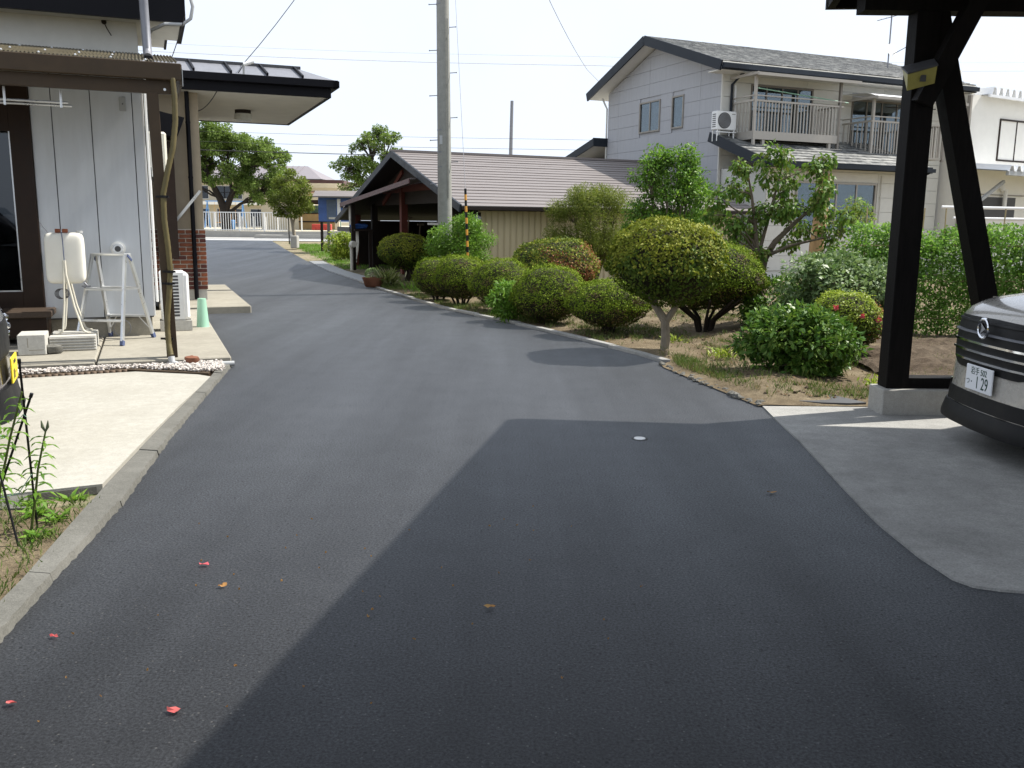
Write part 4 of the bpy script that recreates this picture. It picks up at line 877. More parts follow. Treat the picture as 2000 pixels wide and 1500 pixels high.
# ================================================================== bright neighbour house
NO = (14.15, 29.0, -.22); NA = 31
N = thing('white_neighbour_house','bright white house with folded-plate steel roofs behind the carport','house',NO,NA); N.scale = (1.15,1.15,1.15)
b = MB(); b.box(0,10,0,8,.1,5.05); b.build('wall', M['white2'], N)
b = MB(); b.ext([(-1.2,4.9),(.42,4.9),(.42,5.75),(.30,5.8),(-1.2,5.35)],.6,.75); b.build('parapet', M['white2'], N)
def folded(b, x0, x1, y0, y1, z, h, pitch, slope=0):
    xs = []; x = x0
    while x < x1:
        xs += [(x,0),(x+pitch*.28,0),(x+pitch*.5,h),(x+pitch*.78,h)]; x += pitch
    n = len(xs); vs = [(a,y0,z+c) for a,c in xs]+[(a,y1,z+c+slope) for a,c in xs]+[(a,y0,z+c-.02) for a,c in xs]+[(a,y1,z+c+slope-.02) for a,c in xs]
    b.add(vs,[(i,i+1,n+i+1,n+i) for i in range(n-1)]+[(2*n+i,2*n+i+1,3*n+i+1,3*n+i) for i in range(n-1)]+[(i,i+1,2*n+i+1,2*n+i) for i in range(n-1)])
b = MB(); folded(b,.5,10,-.25,8,5.06,.2,.30,.1); b.build('folded_roof', M['plate'], N)
b = MB(); b.box(.45,10,-.28,-.22,4.98,5.05); b.build('roof_edge', M['plate'], N)
window(N,'window',1.45,3.15,3.35,4.5,0,M['bronze'],2,'front','all')
LT = MB(); folded(LT,-.1,10,-1.3,.0,2.98,.14,.32,.12); LT.build('lower_folded_roof', M['plate'], N)
b = MB(); b.box(0,10,-1.28,-1.2,2.86,2.97); b.build('lower_roof_beam', M['grey'], N)
b = MB(); b.box(.95,2.6,-.02,.0,1.75,2.35); f = b.build('louvre_window', M['dgrey'], N); b = MB(); b.box(.0,3,-.03,-.0,2.4,2.43); b.build('ledge', M['trim'], N)
b = MB(); b.tube([(1.75,-.1,2.7),(1.75,-.12,2.55),(1.9,-.12,2.55),(1.9,-.12,2.1)],.06,8); b.build('vent_pipe', M['white'], N, True)
b = MB(); b.bar((-.1,-.6,2.2),(.95,-.6,2.75),.08,.08); b.build('gutter_pipe', M['grey'], N)
b = MB(); b.box(-.12,-.04,-.1,.0,0,5.0); b.build('corner_post', M['trim'], N)
b = MB(); b.box(0,9,-3.2,-3.0,1.95,2.05); b.box(.3,.36,-3.13,-3.07,0,1.95); b.box(4.3,4.36,-3.13,-3.07,0,1.95); b.box(8.6,8.66,-3.13,-3.07,0,1.95); tag(b.build('dark_awning', M['navy'], None),'dark low awning rail in front of the white neighbour house','awning'); bpy.data.objects['dark_awning'].location = (13.0,25.0,0)
for k,(x0,x1,z) in enumerate(((10.3,13.6,1.98),(10.6,14.2,1.72))):
    b = MB(); b.tube([(x0,22.0,z),(x1,22.0,z-.03)],.035,8); b.tube([(x0+.5,22,z),(x0+.5,22.1,0)],.03,6); b.tube([(x1-.7,22,z),(x1-.7,22.1,0)],.03,6); tag(b.build('drying_rack', M['white'], None, True),'white laundry drying rail behind the pea trellis','rail','drying rails behind the trellis')
# ================================================================== carport
CO = (2.53, 7.76, 0); CA = -5
K = thing('carport','black timber carport with sloping braces on a concrete plinth','carport',(0,0,0),0)
ck = lambda x,y: (CO[0]+x*cos(RAD(CA))-y*sin(RAD(CA)), CO[1]+x*sin(RAD(CA))+y*cos(RAD(CA)))
def cbox(b, x0,x1,y0,y1,z0,z1):
    p = [ck(x0,y0),ck(x1,y0),ck(x1,y1),ck(x0,y1)]; b.prism(p,z0,z1)
LB = (CO[0]-.19*12, CO[1]-.982*12); rp = [CO[:2], ck(8,0), ck(8,-12), LB]
b = MB(); b.prism(rp,3.32,3.40); b.build('roof', M['timber'], K)
b = MB(); cbox(b,.0,8,-.06,.0,3.24,3.32); b.prism([(CO[0],CO[1]-.06),(CO[0]+.06,CO[1]-.06),(LB[0]+.06,LB[1]),LB],3.24,3.32); b.build('eave_board', M['timber'], K)
b = MB(); b.box(2.62,8.5,7.12,7.30,3.10,3.24); b.build('front_beam', M['timber'], K)
b = MB(); b.box(3.02,3.20,7.12,7.30,.215,3.10); b.build('post', M['timber'], K, bevel=.006)
b = MB(); b.box(5.35,5.53,7.12,7.30,.215,3.10); b.build('post', M['timber'], K, bevel=.006)
b = MB(); b.box(3.20,5.35,7.13,7.29,.215,.30); b.build('sill', M['timber'], K)
b = MB(); b.bar((3.19,7.21,3.10),(3.87,7.21,.62),.15,.15,(0,1,0)); b.build('brace', M['timber'], K)
b = MB(); b.bar((5.36,7.21,3.1),(4.7,7.21,.6),.15,.15,(0,1,0)); b.build('brace', M['timber'], K)
b = MB(); b.bar((3.08,7.06,2.42),(3.42,6.95,3.24),.13,.12,(0,1,0)); b.build('knee_brace', M['timber'], K)
for (x,y) in ((2.4,1.0),(2.1,-3.5),(7.6,7.2),(7.6,1)): b = MB(); b.box(x+.02+1.1*(x<3),x+.2+1.1*(x<3),y-.09,y+.09,.012,3.3); b.build('post', M['timber'], K)
b = MB(); b.box(2.97,6.5,7.05,7.34,-.02,.215); b.build('plinth', M['concrete'], K, bevel=.01)
sl = thing('solar_wall_lamp','small solar lamp with yellow panel fixed to the carport post','lamp',(2.99,7.0,2.60),0)
b = MB(); b.add([(-.12,-.14,.0),(.10,-.14,.06),(.14,.03,.13),(-.10,.03,.07),(-.12,-.14,.012),(.10,-.14,.072),(.14,.03,.142),(-.10,.03,.082)],[(0,3,2,1),(4,5,6,7),(0,1,5,4),(1,2,6,5),(2,3,7,6),(3,0,4,7)]); b.build('solar_panel', M['dgrey'], sl)
b = MB(); b.add([(-.115,-.135,-.002),(.095,-.135,.058),(.12,-.06,-.05),(-.08,-.06,-.105),(-.09,.03,.06),(.13,.03,.12)],[(0,1,2,3),(0,3,4),(1,5,2),(3,2,5,4)]); b.build('lens', M['yelt'], sl)
b = MB(); b.box(-.01,.03,-.115,-.10,-.045,.0); b.build('sensor', M['dgrey'], sl)
# slate plate on the ground
b = MB(); b.prism([(2.36,7.84),(2.45,7.48),(2.62,7.42),(2.85,7.40),(3.0,7.44),(2.78,7.86),(2.55,7.90)],.02,.035); tag(b.build('slate_slab', M['dgrey']),'flat broken slate slab on the soil by the carport slab','slab')
# ================================================================== cars
def text_part(name, s, size, m_, parent, loc, rot, wscale=1):
    cu = bpy.data.curves.new(name,'FONT'); cu.body = s; cu.size = size; cu.extrude = .0008; cu.align_x = 'CENTER'; cu.align_y = 'CENTER'
    tmp = bpy.data.objects.new('tmp_text', cu); C.objects.link(tmp); dg = bpy.context.evaluated_depsgraph_get(); dg.update()
    me = bpy.data.meshes.new_from_object(tmp.evaluated_get(dg)); bpy.data.objects.remove(tmp); bpy.data.curves.remove(cu)
    me.materials.clear(); me.materials.append(m_); o = bpy.data.objects.new(name, me); C.objects.link(o); o.parent = parent; o.location = loc; o.rotation_euler = rot; o.scale = (wscale,1,1); return o
def fx(y):  # plan curve of the front face (x forward)
    a = abs(y); return float(np.interp(a,[0,.3,.5,.6,.68,.72,.7375],[0,-.012,-.05,-.10,-.19,-.30,-.45]))
def make_car(label, loc, rot, paint, platem, kind):
    t = thing('parked_car', label, 'car', loc, rot)
    # body as front shell (y,z grid) plus sides
    zs = [(.22,.05),(.30,.02),(.42,.0),(.55,-.005),(.70,-.01),(.82,-.02),(.90,-.045),(.95,-.09),(.985,-.16),(1.02,-.30),(1.05,-.50),(1.08,-.72),(1.10,-.86)]
    ys = [-.7375,-.735,-.72,-.69,-.64,-.57,-.48,-.36,-.2,0,.2,.36,.48,.57,.64,.69,.72,.735,.7375]
    b = MB(); vs = []
    for z,dx in zs:
        for y in ys:
            edge = max(0,(abs(y)-.5)/.24); x = (fx(y) if z < .95 else min(fx(y),0))*(1 if z<1.0 else .8)+dx
            vs.append((x, y, z-(.05*edge**2 if z>.93 else 0)))
    n = len(ys); b.add(vs,[(j*n+i,j*n+i+1,(j+1)*n+i+1,(j+1)*n+i) for j in range(len(zs)-1) for i in range(n-1)])
    o = b.build('front_body', paint, t, True)
    b = MB()
    for s in (-1,1):
        b.grid(lambda u,v:(-.40-u*2.9, s*(.7375-.02*(v-.4)**2*4*.25), .24+v*.76), 10, 6)
    b.box(-3.36,-.5,-.70,.70,.22,.95); loftS = [(-3.38,.66,.3,1.0),(-3.34,.70,.25,1.05),(-3.2,.735,.24,1.08)]; b.build('side_body', paint, t, True)
    b = MB(); cab = [(-.78,.60,1.02,1.08),(-1.15,.62,1.02,1.50),(-1.45,.60,1.02,1.66),(-2.4,.60,1.02,1.70),(-3.1,.60,1.02,1.66),(-3.34,.58,1.0,1.2)]
    loft(b, cab); b.build('cabin', paint, t, True)
    b = MB(); b.add([(-.83,-.55,1.11),(-.83,.55,1.11),(-1.33,.50,1.60),(-1.33,-.50,1.60)],[(0,1,2,3)]); o = b.build('windscreen', M['glassd'], t); o.location = (.03,0,.03)
    for s in (-1,1):
        b = MB(); b.add([(-1.1,s*.632,1.1),(-3.1,s*.632,1.1),(-3.0,s*.615,1.56),(-1.4,s*.615,1.56)],[(0,1,2,3)]); b.build('side_window', M['glassd'], t)
        for x in (-.62,-2.95): b = MB(); b.cyl((x,s*.66-.08,.28),.28,.16,22,'y'); w = b.build('wheel', M['rubber'], t, True); b = MB(); b.cyl((x,s*.67-.075,.28),.18,.15,16,'y'); b.build('rim', M['steel'], w)
        b = MB(); b.box(-1.0,-.85,s*.80-.07,s*.80+.07,1.08,1.22); b.build('door_mirror', paint, t)
    def strip(y0,y1,zlo,zhi,off,m_,name,par,n=18):
        b = MB(); f0 = zlo if callable(zlo) else (lambda y:zlo); f1 = zhi if callable(zhi) else (lambda y:zhi); vs = []
        dxz = lambda z: float(np.interp(z,[a_ for a_,_ in zs],[c_ for _,c_ in zs]))
        for i in range(n+1):
            y = y0+(y1-y0)*i/n
            for k in range(5): z = f0(y)+(f1(y)-f0(y))*k/4; vs.append((fx(y)+dxz(z)+off, y, z))
            vs.append((fx(y)+dxz(f1(y))-.02, y, f1(y)+.002)); vs.append((fx(y)+dxz(f0(y))-.02, y, f0(y)-.002))
        b.add(vs,[(i*7+k,i*7+7+k,i*7+8+k,i*7+k+1) for i in range(n) for k in range(5)]+[(i*7+6,i*7+13,i*7+7,i*7) for i in range(n)]); return b.build(name, m_, par, True)
    if kind == 'grille':
        g = strip(-.54,.54,lambda y:.555+.10*max(0,(abs(y)-.38)/.16)**1.5,lambda y:.905-.02*abs(y),.008,M['blackp'],'grille',t)
        for z,m_ in ((.875,'blackp'),(.80,'steel'),(.735,'chrome'),(.675,'chrome'),(.615,'chrome')):
            hw = .505 if z>.65 else .44; strip(-hw,hw,z-.007,z+.007,.022,M[m_],'grille_bar',g)
        b = MB(); b.tube([(.03,.062*sin(a),.845+.062*cos(a)) for a in np.linspace(0,2*pi,25)],.009,6,False); e = b.build('emblem', M['chrome'], t, True)
        b = MB(); b.ext([(-.028,-.036),(.034,-.002),(-.028,.036),(-.014,.0)],-.006,.006,'yz'); o = b.build('emblem_mark', M['chrome'], e); o.location = (.03,0,.845)
        b = MB(); b.bar((.03,-.045,.80),(.03,.045,.80),.006,.012); o = b.build('emblem_bar', M['chrome'], e)
        for s in (-1,1): strip(min(s*.585,s*.70),max(s*.585,s*.70),.80,.885,.006,M['lamplens'],'headlamp',t,8)
        strip(-.56,.56,.305,.40,.004,M['blackp'],'intake',t); strip(-.70,.70,.18,.30,.014,M['blackp'],'bumper_lip',t)
        for s in (-1,1): strip(min(s*.56,s*.70),max(s*.56,s*.70),.345,.43,.010,M['paint'],'corner_cladding',t,8)
        b = MB(); b.rbox(.0,.012,-.165,.165,-.0825,.0825,.003); p = b.build('number_plate', M['wplate'], t); p.location = (.018,0,.51)
        for s,sz,y,z,ws in (('岩手 502',.056,0,.045,.95),('つ・',.05,-.105,-.03,.9),('1 29',.115,.045,-.028,.78)):
            o = text_part('plate_text', s, sz, M['ink'], p, (.0128,-y if False else y,z), (RAD(90),0,RAD(90)), ws)
    else:
        strip(-.45,.45,.58,.80,.006,M['blackp'],'grille',t)
        for s in (-1,1):
            h = strip(min(s*.40,s*.71),max(s*.40,s*.71),.62,.84,.008,M['lamplens'],'headlamp',t,10)
            for r in range(3):
                for k in range(3): yv = s*(.46+.07*k); b = MB(); b.rock((fx(yv)+.0,yv,.67+.055*r),.024,1,r*3+k,6); b.build('lamp_cell', M['chrome'], h, True)
        strip(-.60,.60,.22,.40,.02,M['blackp'],'bumper_lip',t)
        b = MB(); b.rbox(.0,.012,-.165,.165,-.0825,.0825,.003); p = b.build('number_plate', M['yel'], t); p.location = (.022,0,.49)
        for (y,z,w,h) in ((.09,-.03,.012,.012),(.03,-.03,.012,.012),(-.03,-.03,.035,.06),(-.09,-.03,.035,.06),(0,.045,.14,.025)):
            b = MB(); b.box(.0125,.0135,y-w/2,y+w/2,z-h/2,z+h/2); b.build('plate_mark', M['inkk'], p)
    b = MB(); b.box(-3.2,-.3,-.64,.64,.15,.24); b.build('underbody', M['dark'], t)
    return t
make_car('grey-beige car with chrome-barred grille and white plate under the carport',(3.085,5.79,.012),180,M['paint'],None,'grille')
make_car('black car with yellow number plate on the pale parking pad',(-3.335,5.86,.03),24,M['paintk'],None,'lamp')
# ================================================================== far school grounds
F = thing('school_fence','white steel bar fence along the school yard','fence',(0,58.05,.80))
for k in range(5):
    x0 = -22.2+k*1.57; b = MB(); b.box(x0,x0+1.55,-.02,.02,1.15,1.2); b.box(x0,x0+1.55,-.02,.02,.06,.10)
    b.build('rail', M['white'], F)
    for j in range(10): b = MB(); x = x0+.08+j*.155; b.box(x-.013,x+.013,-.012,.012,.02,1.16); b.build('bar', M['white'], F)
    b = MB(); b.box(x0-.03,x0+.03,-.04,.04,0,1.2); b.build('post', M['white'], F)
b = MB(); b.box(-14.4,-14.1,57.95,58.25,.8,2.1); tag(b.build('gate_pillar', M['scream']),'cream gate pillar at the end of the white fence','pillar')
sch = thing('school_building','two-storey cream school building with a grey hipped roof','building',(0,90,.5))
b = MB(); b.box(-60,-19.6,0,9,0,4.9); b.build('wall', M['scream'], sch)
b = MB(); e0=(-61,-1.2,4.95);e1=(-18.6,-1.2,4.95);e2=(-18.6,10.2,4.95);e3=(-61,10.2,4.95);r0=(-56,4.5,6.5);r1=(-21.2,4.5,6.5)
b.add([e0,e1,e2,e3,r0,r1],[(0,1,5,4),(1,2,5),(2,3,4,5),(3,0,4),(0,3,2,1)]); rf = b.build('roof', M['sgrey'], sch)
for k in range(70):
    x = -60.5+k*.6
    if x < -21.3: b = MB(); b.bar((x,-1.2,4.97),(x,4.5,6.53),.05,.05); b.build('standing_seam', M['sgrey'], rf)
b = MB(); b.box(-61,-18.6,-1.26,-1.15,4.72,4.98); b.box(-18.65,-18.55,-1.2,10,4.72,4.98); b.build('fascia', M['dgrey'], sch)
b = MB(); b.box(-60,-19.6,-1.3,0,2.45,2.75); b.build('balcony_slab', M['white2'], sch)
for k in range(12):
    x = -59+k*3.3; 
    for z0,z1 in ((.35,2.1),(3.0,4.3)):
        b = MB(); b.box(x,x+2.6,-.06,-.01,z0,z1); w = b.build('window', M['white2'], sch)
        for j in range(3): b = MB(); b.box(x+.06+j*.86,x+.8+j*.86,-.09,-.065,z0+.06,(z0+z1)/2-.03); b.box(x+.06+j*.86,x+.8+j*.86,-.09,-.065,(z0+z1)/2+.03,z1-.06); b.build('pane', M['glassd'], w); 
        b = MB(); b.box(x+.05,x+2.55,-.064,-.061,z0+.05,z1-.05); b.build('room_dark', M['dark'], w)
en = thing('school_entrance','cream entrance block with maroon fascia and tan lower panels','building',(0,72,.75))
b = MB(); b.box(-20,-13.9,0,6,2.35,3.6); b.box(-20,-17.2,.2,6,0,2.35); b.box(-14.15,-13.8,0,.3,0,2.35); b.box(-17.3,-17.0,0,.3,0,2.35); b.build('wall', M['scream'], en)
b = MB(); b.box(-20.5,-13.3,-.8,6.5,3.62,3.88); b.build('fascia', M['mbrown'], en); b = MB(); b.add([(-20.4,-.75,3.62),(-13.4,-.75,3.62),(-13.9,0,3.3),(-20,0,3.3)],[(0,1,2,3)]); b.build('soffit', M['soffit'], en)
b = MB(); b.box(-17.0,-14.15,.05,.15,.1,1.3); b.build('tan_panel', M['tan'], en); b = MB(); b.box(-17.0,-14.15,.02,.06,.62,.72); b.build('panel_rail', M['barnwood'], en); b = MB(); b.box(-17,-14.15,.02,.12,1.28,1.36); b.build('sill', M['barnwood'], en)
b = MB(); b.box(-17,-14.1,.0,.1,2.0,2.36); b.build('lintel', M['bronze'], en)
b = MB(); b.box(-17,-14.15,2.5,2.6,0,2.0); b.build('back_glazing', mat('green_view',(.22,.36,.30),.4,.4,2), en)
b = MB(); b.box(-16.9,-14.6,-.04,-.01,2.62,3.02); sg = b.build('name_board', M['scream'], en); b = MB(); b.box(-16.95,-14.55,-.05,-.012,3.0,3.04); b.box(-16.95,-14.55,-.05,-.012,2.60,2.64); b.box(-14.58,-14.54,-.05,-.012,2.62,3.02); b.build('name_frame', M['mbrown'], sg)
text_part('name_letters','ハロワ',.38,M['redp'],sg,(-16.2,-.05,2.82),(RAD(90),0,0),1)
# play equipment and posts behind the fence
sw = thing('swing_frame','blue steel swing frame in the school yard','swing',(-17.6,78,.78))
for x in (-1.6,1.6): b = MB(); b.tube([(x,-.7,0),(x*.95,0,2.3),(x,.7,0)],.05,6); b.build('leg', M['play'], sw)
b = MB(); b.tube([(-1.7,0,2.3),(1.7,0,2.3)],.05,6); b.build('top_bar', M['play'], sw)
for x in (-.7,.7): b = MB(); b.tube([(x-.2,0,2.3),(x-.2,0,.5)],.01,4); b.tube([(x+.2,0,2.3),(x+.2,0,.5)],.01,4); b.box(x-.22,x+.22,-.1,.1,.46,.5); b.build('seat', M['orange'], sw)
sw2 = copy_tree(sw); sw2.location = (-25.0,79,.78); sw2['label'] = 'blue steel swing frame beside the large cherry trunk'
for k in range(7):
    b = MB(); b.tube([(-20.2+k*.85,64.8,.78),(-20.2+k*.85,64.8,1.75)],.05,6); o = b.build('yard_post', M['white'], None); tag(o,'short white post standing in the school yard behind the fence','post','short white yard posts')
for k,(x,c) in enumerate(((-15.2,'redp'),(-14.4,'redp'),(-21.9,'play'))):
    b = MB(); b.rbox(x-.35,x+.35,70,70.4,.78,1.25 if c=='redp' else 1.5,.04); b.tube([(x-.2,70,.85),(x-.2,69.9,.85)],.12,8); o = b.build('play_cart', M[c], None); tag(o,('red toy cart parked behind the white fence' if c=='redp' else 'blue toy box standing behind the white fence'),'toy','red toy carts' if c=='redp' else None)
b = MB(); b.rbox(-16.6,-15.4,74,75,.78,2.0,.03); tag(b.build('storage_box', M['tan']),'tan storage box behind the white school fence','box')
b = MB(); b.tube([(-20.3,56.5,.41),(-20.3,56.5,3.6)],.06,8); tag(b.build('street_post', M['grey']),'slim grey post in front of the white fence','post')
b = MB(); b.tube([(-11.0,44.5,.36),(-11.0,44.5,2.9)],.03,6); tag(b.build('sign_pole', M['blackp']),'thin dark pole at the end of the drive','pole')
b = MB(); b.rbox(-9.75,-9.45,39.6,40.0,.3,.85,.03); tag(b.build('stone_post', M['concrete']),'short square stone post beside the maple trunk','post')
# notice board shelter
nb_ = thing('notice_board','faded blue notice board with a small pitched roof on posts','board',(-7.8,38.0,.25))
b = MB(); b.rbox(-.33,1.25,-.06,.1,1.22,2.2,.01); b.build('panel', M['bluetin'], nb_)
b = MB(); b.box(.02,.42,-.075,-.061,1.3,2.12); b.build('poster_dark', mat('faded_slate',(.10,.13,.18),.7,.2,4), nb_); b = MB(); b.box(.46,.6,-.08,-.061,1.22,2.15); b.build('white_strip', M['white'], nb_)
b = MB(); b.box(.1,.4,-.078,-.074,1.32,1.4); b.build('torn_paper', M['cloth'], nb_)
b = MB(); b.ext([(-.55,2.2),(0,2.42),(.55,2.2),(.55,2.25),(0,2.48),(-.55,2.25)],-.45,1.45,'yz'); b.build('roof', M['barnroof'], nb_)
for x in (-.22,.06,1.0): b = MB(); b.box(x-.05,x+.05,-.03,.07,0,1.3); b.build('post', M['kerb'] if x==.06 else M['barnwood'], nb_)
# ================================================================== vegetation helpers
def leaf_mesh(name, Cn, A, Nn, Ln, Wd, mats, fold=.18, mi=None):
    """diamond leaves: centre/base Cn, axis A, normal Nn (arrays)"""
    n = len(Cn); A = A/np.linalg.norm(A,axis=1,keepdims=True); Bv = np.cross(A, Nn); Bv /= np.linalg.norm(Bv,axis=1,keepdims=True)+1e-9; Nv = np.cross(Bv, A)
    Ln = np.broadcast_to(Ln,(n,))[:,None]; Wd = np.broadcast_to(Wd,(n,))[:,None]
    V0 = Cn; V1 = Cn+A*Ln*.45+Bv*Wd*.5+Nv*Wd*fold; V2 = Cn+A*Ln-Nv*Ln*.12; V3 = Cn+A*Ln*.45-Bv*Wd*.5+Nv*Wd*fold
    co = np.stack([V0,V1,V2,V3],1).reshape(-1,3).astype(np.float32)
    me = bpy.data.meshes.new(name); me.vertices.add(4*n); me.vertices.foreach_set('co', co.ravel()); me.loops.add(4*n); me.loops.foreach_set('vertex_index', np.arange(4*n,dtype=np.int32))
    me.polygons.add(n); me.polygons.foreach_set('loop_start', np.arange(0,4*n,4,dtype=np.int32)); me.polygons.foreach_set('loop_total', np.full(n,4,dtype=np.int32))
    for m_ in (mats if isinstance(mats,(list,tuple)) else [mats]): me.materials.append(m_)
    if mi is not None: me.polygons.foreach_set('material_index', mi.astype(np.int32))
    me.update(); me.validate(); return me
def link(name, me, parent=None): o = bpy.data.objects.new(name, me); C.objects.link(o); o.parent = parent; return o
def unit(n, g): v = g.normal(size=(n,3)); return v/np.linalg.norm(v,axis=1,keepdims=True)
def topiary(label, loc, rx, ry, ztop, zlow, n, ls, mats, stems, g_seed, name='clipped_bush', cat='bush', group=None, lump=.085, vase=.0, bare=.45, mixfn=None, bark='barkd', wild=.05, core=.90, inner='twig'):
    """clipped dome: parts crown (leaves), inner_growth (twiggy core), stem tubes"""
    g = np.random.default_rng(g_seed); t = thing(name, label, cat, loc, 0, group)
    zc = zlow+(ztop-zlow)*.42; up = ztop-zc; dn = zc-zlow; ph = g.uniform(0,6.28,8)
    def shape(d):
        k = 1+lump*(np.sin(3*d[:,0]+ph[0]+2*d[:,2])+np.sin(4*d[:,1]+ph[1]-3*d[:,2])+.7*np.sin(7*d[:,0]-5*d[:,1]+ph[2])+.5*np.sin(11*d[:,2]+9*d[:,1]+ph[3])+.35*np.sin(17*d[:,0]+13*d[:,2]+ph[4])+.3*np.sin(23*d[:,1]-19*d[:,0]+ph[5]))*.5
        z = d[:,2]; h = np.sqrt(np.maximum(1-z*z,1e-6)); hh = np.where(z>0, h**.82, np.maximum(0,h)**(.75)*(1+vase*z))
        hor = d[:,:2]/h[:,None]
        return np.stack([hor[:,0]*hh*rx*k, hor[:,1]*hh*ry*k, zc+np.where(z>0,z*up,z*dn)*k],1)
    d = unit(n,g); pt_ = np.sin(d[:,0]*9+ph[6])*np.sin(d[:,1]*8+d[:,2]*7+ph[7]); d = d[~(((d[:,2] < -.12) & (g.random(n) < bare)) | ((pt_ > .72) & (g.random(n) < .5)))]; n = len(d); P0 = shape(d); jit = 1+g.normal(0,.012,(n,1))-np.abs(g.normal(0,.03,(n,1))); ctr = np.array([0,0,zc]); P = ctr+(P0-ctr)*jit
    stray = (g.random(n) < wild) & (d[:,2] > -.2); P[stray] += d[stray]*g.uniform(.0,.06,(stray.sum(),1))
    nrm = d*np.array([1/rx,1/ry,1/max(up,dn)]); nrm /= np.linalg.norm(nrm,axis=1,keepdims=True)
    A = np.cross(nrm, unit(n,g))+nrm*g.uniform(.1,.9,(n,1)); Nn = nrm+unit(n,g)*.55
    L_ = g.uniform(.7,1.3,n)*ls
    mi = mixfn(P, d, g) if mixfn else None
    link('crown', leaf_mesh('crown', P, A, Nn, L_, L_*.55, mats, mi=mi), t)
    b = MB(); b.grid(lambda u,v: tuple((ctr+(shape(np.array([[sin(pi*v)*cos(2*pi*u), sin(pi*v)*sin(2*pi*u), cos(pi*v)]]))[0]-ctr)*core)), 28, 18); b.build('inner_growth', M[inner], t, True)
    for s in stems: b = MB(); b.tube([p[:3] for p in s],[p[3] for p in s],8); b.build('stem', M[bark], t, True)
    return t
def stems_fan(n, r0, zl, spread, rad, seed):
    q = random.Random(seed); out = []
    for i in range(n):
        a = 2*pi*i/n+q.uniform(-.3,.3); out.append([(r0*cos(a),r0*sin(a),-.03,rad),(r0*1.8*cos(a),r0*1.8*sin(a),zl*.6,rad*.85),(spread*cos(a),spread*sin(a),zl+.18,rad*.6)])
    return out
def clump_leaves(clumps, per, ls, g, flat=.7, droop=.2, up=.3):
    Ps=[];As=[];Ns=[]
    for (x,y,z,r) in clumps:
        n = int(per*(r/.3)**2*g.uniform(.7,1.3))+3; d = unit(n,g); rr = r*g.random((n,1))**(1/2.2)
        P = np.array([x,y,z])+d*rr*np.array([1,1,flat]); Ps.append(P); As.append(d+unit(n,g)*.8+np.array([0,0,-droop])); Ns.append(unit(n,g)*.7+np.array([0,0,.6+up])+d*.3)
    return np.concatenate(Ps),np.concatenate(As),np.concatenate(Ns)
def bez(p,q,k,n=8,lift=.25,jit=.04,rs=None):
    p=Vector(p);q=Vector(q); m_=p.lerp(q,.5)+Vector((0,0,lift*(q-p).length)); out=[]
    for i in range(n+1):
        t=i/n; v=(1-t)**2*p+2*t*(1-t)*m_+t*t*q
        if 0<i<n and rs: v+=Vector((rs.uniform(-jit,jit),rs.uniform(-jit,jit),rs.uniform(-jit,jit)))
        out.append(v)
    return out
def tree(name,label,loc,trunk,clumps,per,ls,lw,mats,bark,seed,cat='tree',group=None,br=.03,flat=.7,droop=.2,lift=.15,twigs=5,crown_name='crown'):
    g = np.random.default_rng(seed); q = random.Random(seed); t = thing(name,label,cat,loc,0,group)
    b = MB()
    for tr in trunk: b.tube([p[:3] for p in tr],[p[3] for p in tr],10)
    tpts = [Vector(p[:3]) for tr in trunk for p in tr[1:]]; trad = [p[3] for tr in trunk for p in tr[1:]]
    for (x,y,z,r) in clumps:
        c = Vector((x,y,z)); cand = sorted(range(len(tpts)), key=lambda i:(tpts[i]-c).length+ (.6 if tpts[i].z > z-.02 else 0)*1.5)[:2]; s = cand[0]
        path = bez(tpts[s],c,0,7,lift*q.uniform(.2,1),r*.12,q); r0 = min(trad[s]*.7,br*1.3); b.tube(path,[r0*(1-.8*i/7) for i in range(8)],6)
        for k in range(twigs):
            e = c+Vector((q.uniform(-1,1),q.uniform(-1,1),q.uniform(-.6,.8)))*r*.9; b.tube(bez(path[-3],e,0,3,.05,.01,q),[r0*.3,r0*.22,r0*.15,r0*.08],4)
    b.build('trunk', M[bark], t, True)
    P,A,N_ = clump_leaves(clumps,per,ls,g,flat,droop); L_ = g.uniform(.65,1.3,len(P))*ls
    mi = g.integers(0,len(mats),len(P)) if isinstance(mats,(list,tuple)) and len(mats)>1 else None
    link(crown_name, leaf_mesh(crown_name,P,A,N_,L_,L_*lw,mats,mi=mi), t)
    return t
LM = {}
LM['azalea'] = leafmat('azalea_leaf', [(.12,.165,.018),(.21,.24,.025),(.33,.33,.05)], .6, .25, .15)
LM['azgreen'] = leafmat('azalea_green', [(.055,.095,.014),(.09,.145,.02),(.14,.18,.03)], .6, .25, .15)
LM['orange'] = leafmat('azalea_orange', [(.33,.10,.05),(.28,.13,.055),(.17,.13,.04)], .6, .2)
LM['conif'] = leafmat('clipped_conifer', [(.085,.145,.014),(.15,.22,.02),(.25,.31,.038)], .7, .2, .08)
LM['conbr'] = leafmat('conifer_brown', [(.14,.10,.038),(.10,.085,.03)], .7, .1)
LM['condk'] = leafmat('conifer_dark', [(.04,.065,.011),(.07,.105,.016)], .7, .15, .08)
LM['fresh'] = leafmat('fresh_green', [(.075,.17,.02),(.13,.26,.03),(.21,.34,.055)], .45, .4, .25)
LM['camel'] = leafmat('camellia_leaf', [(.05,.12,.022),(.09,.185,.03),(.17,.26,.05)], .42, .25, .2)
LM['dog'] = leafmat('dogwood_leaf', [(.06,.135,.02),(.10,.19,.03),(.15,.235,.042),(.14,.15,.04)], .5, .35, .2)
LM['pea'] = leafmat('pea_leaf', [(.10,.22,.035),(.16,.30,.055),(.24,.37,.085)], .5, .5, .2)
LM['feath'] = leafmat('feathery', [(.10,.15,.025),(.16,.20,.038),(.24,.26,.06)], .6, .35, .1)
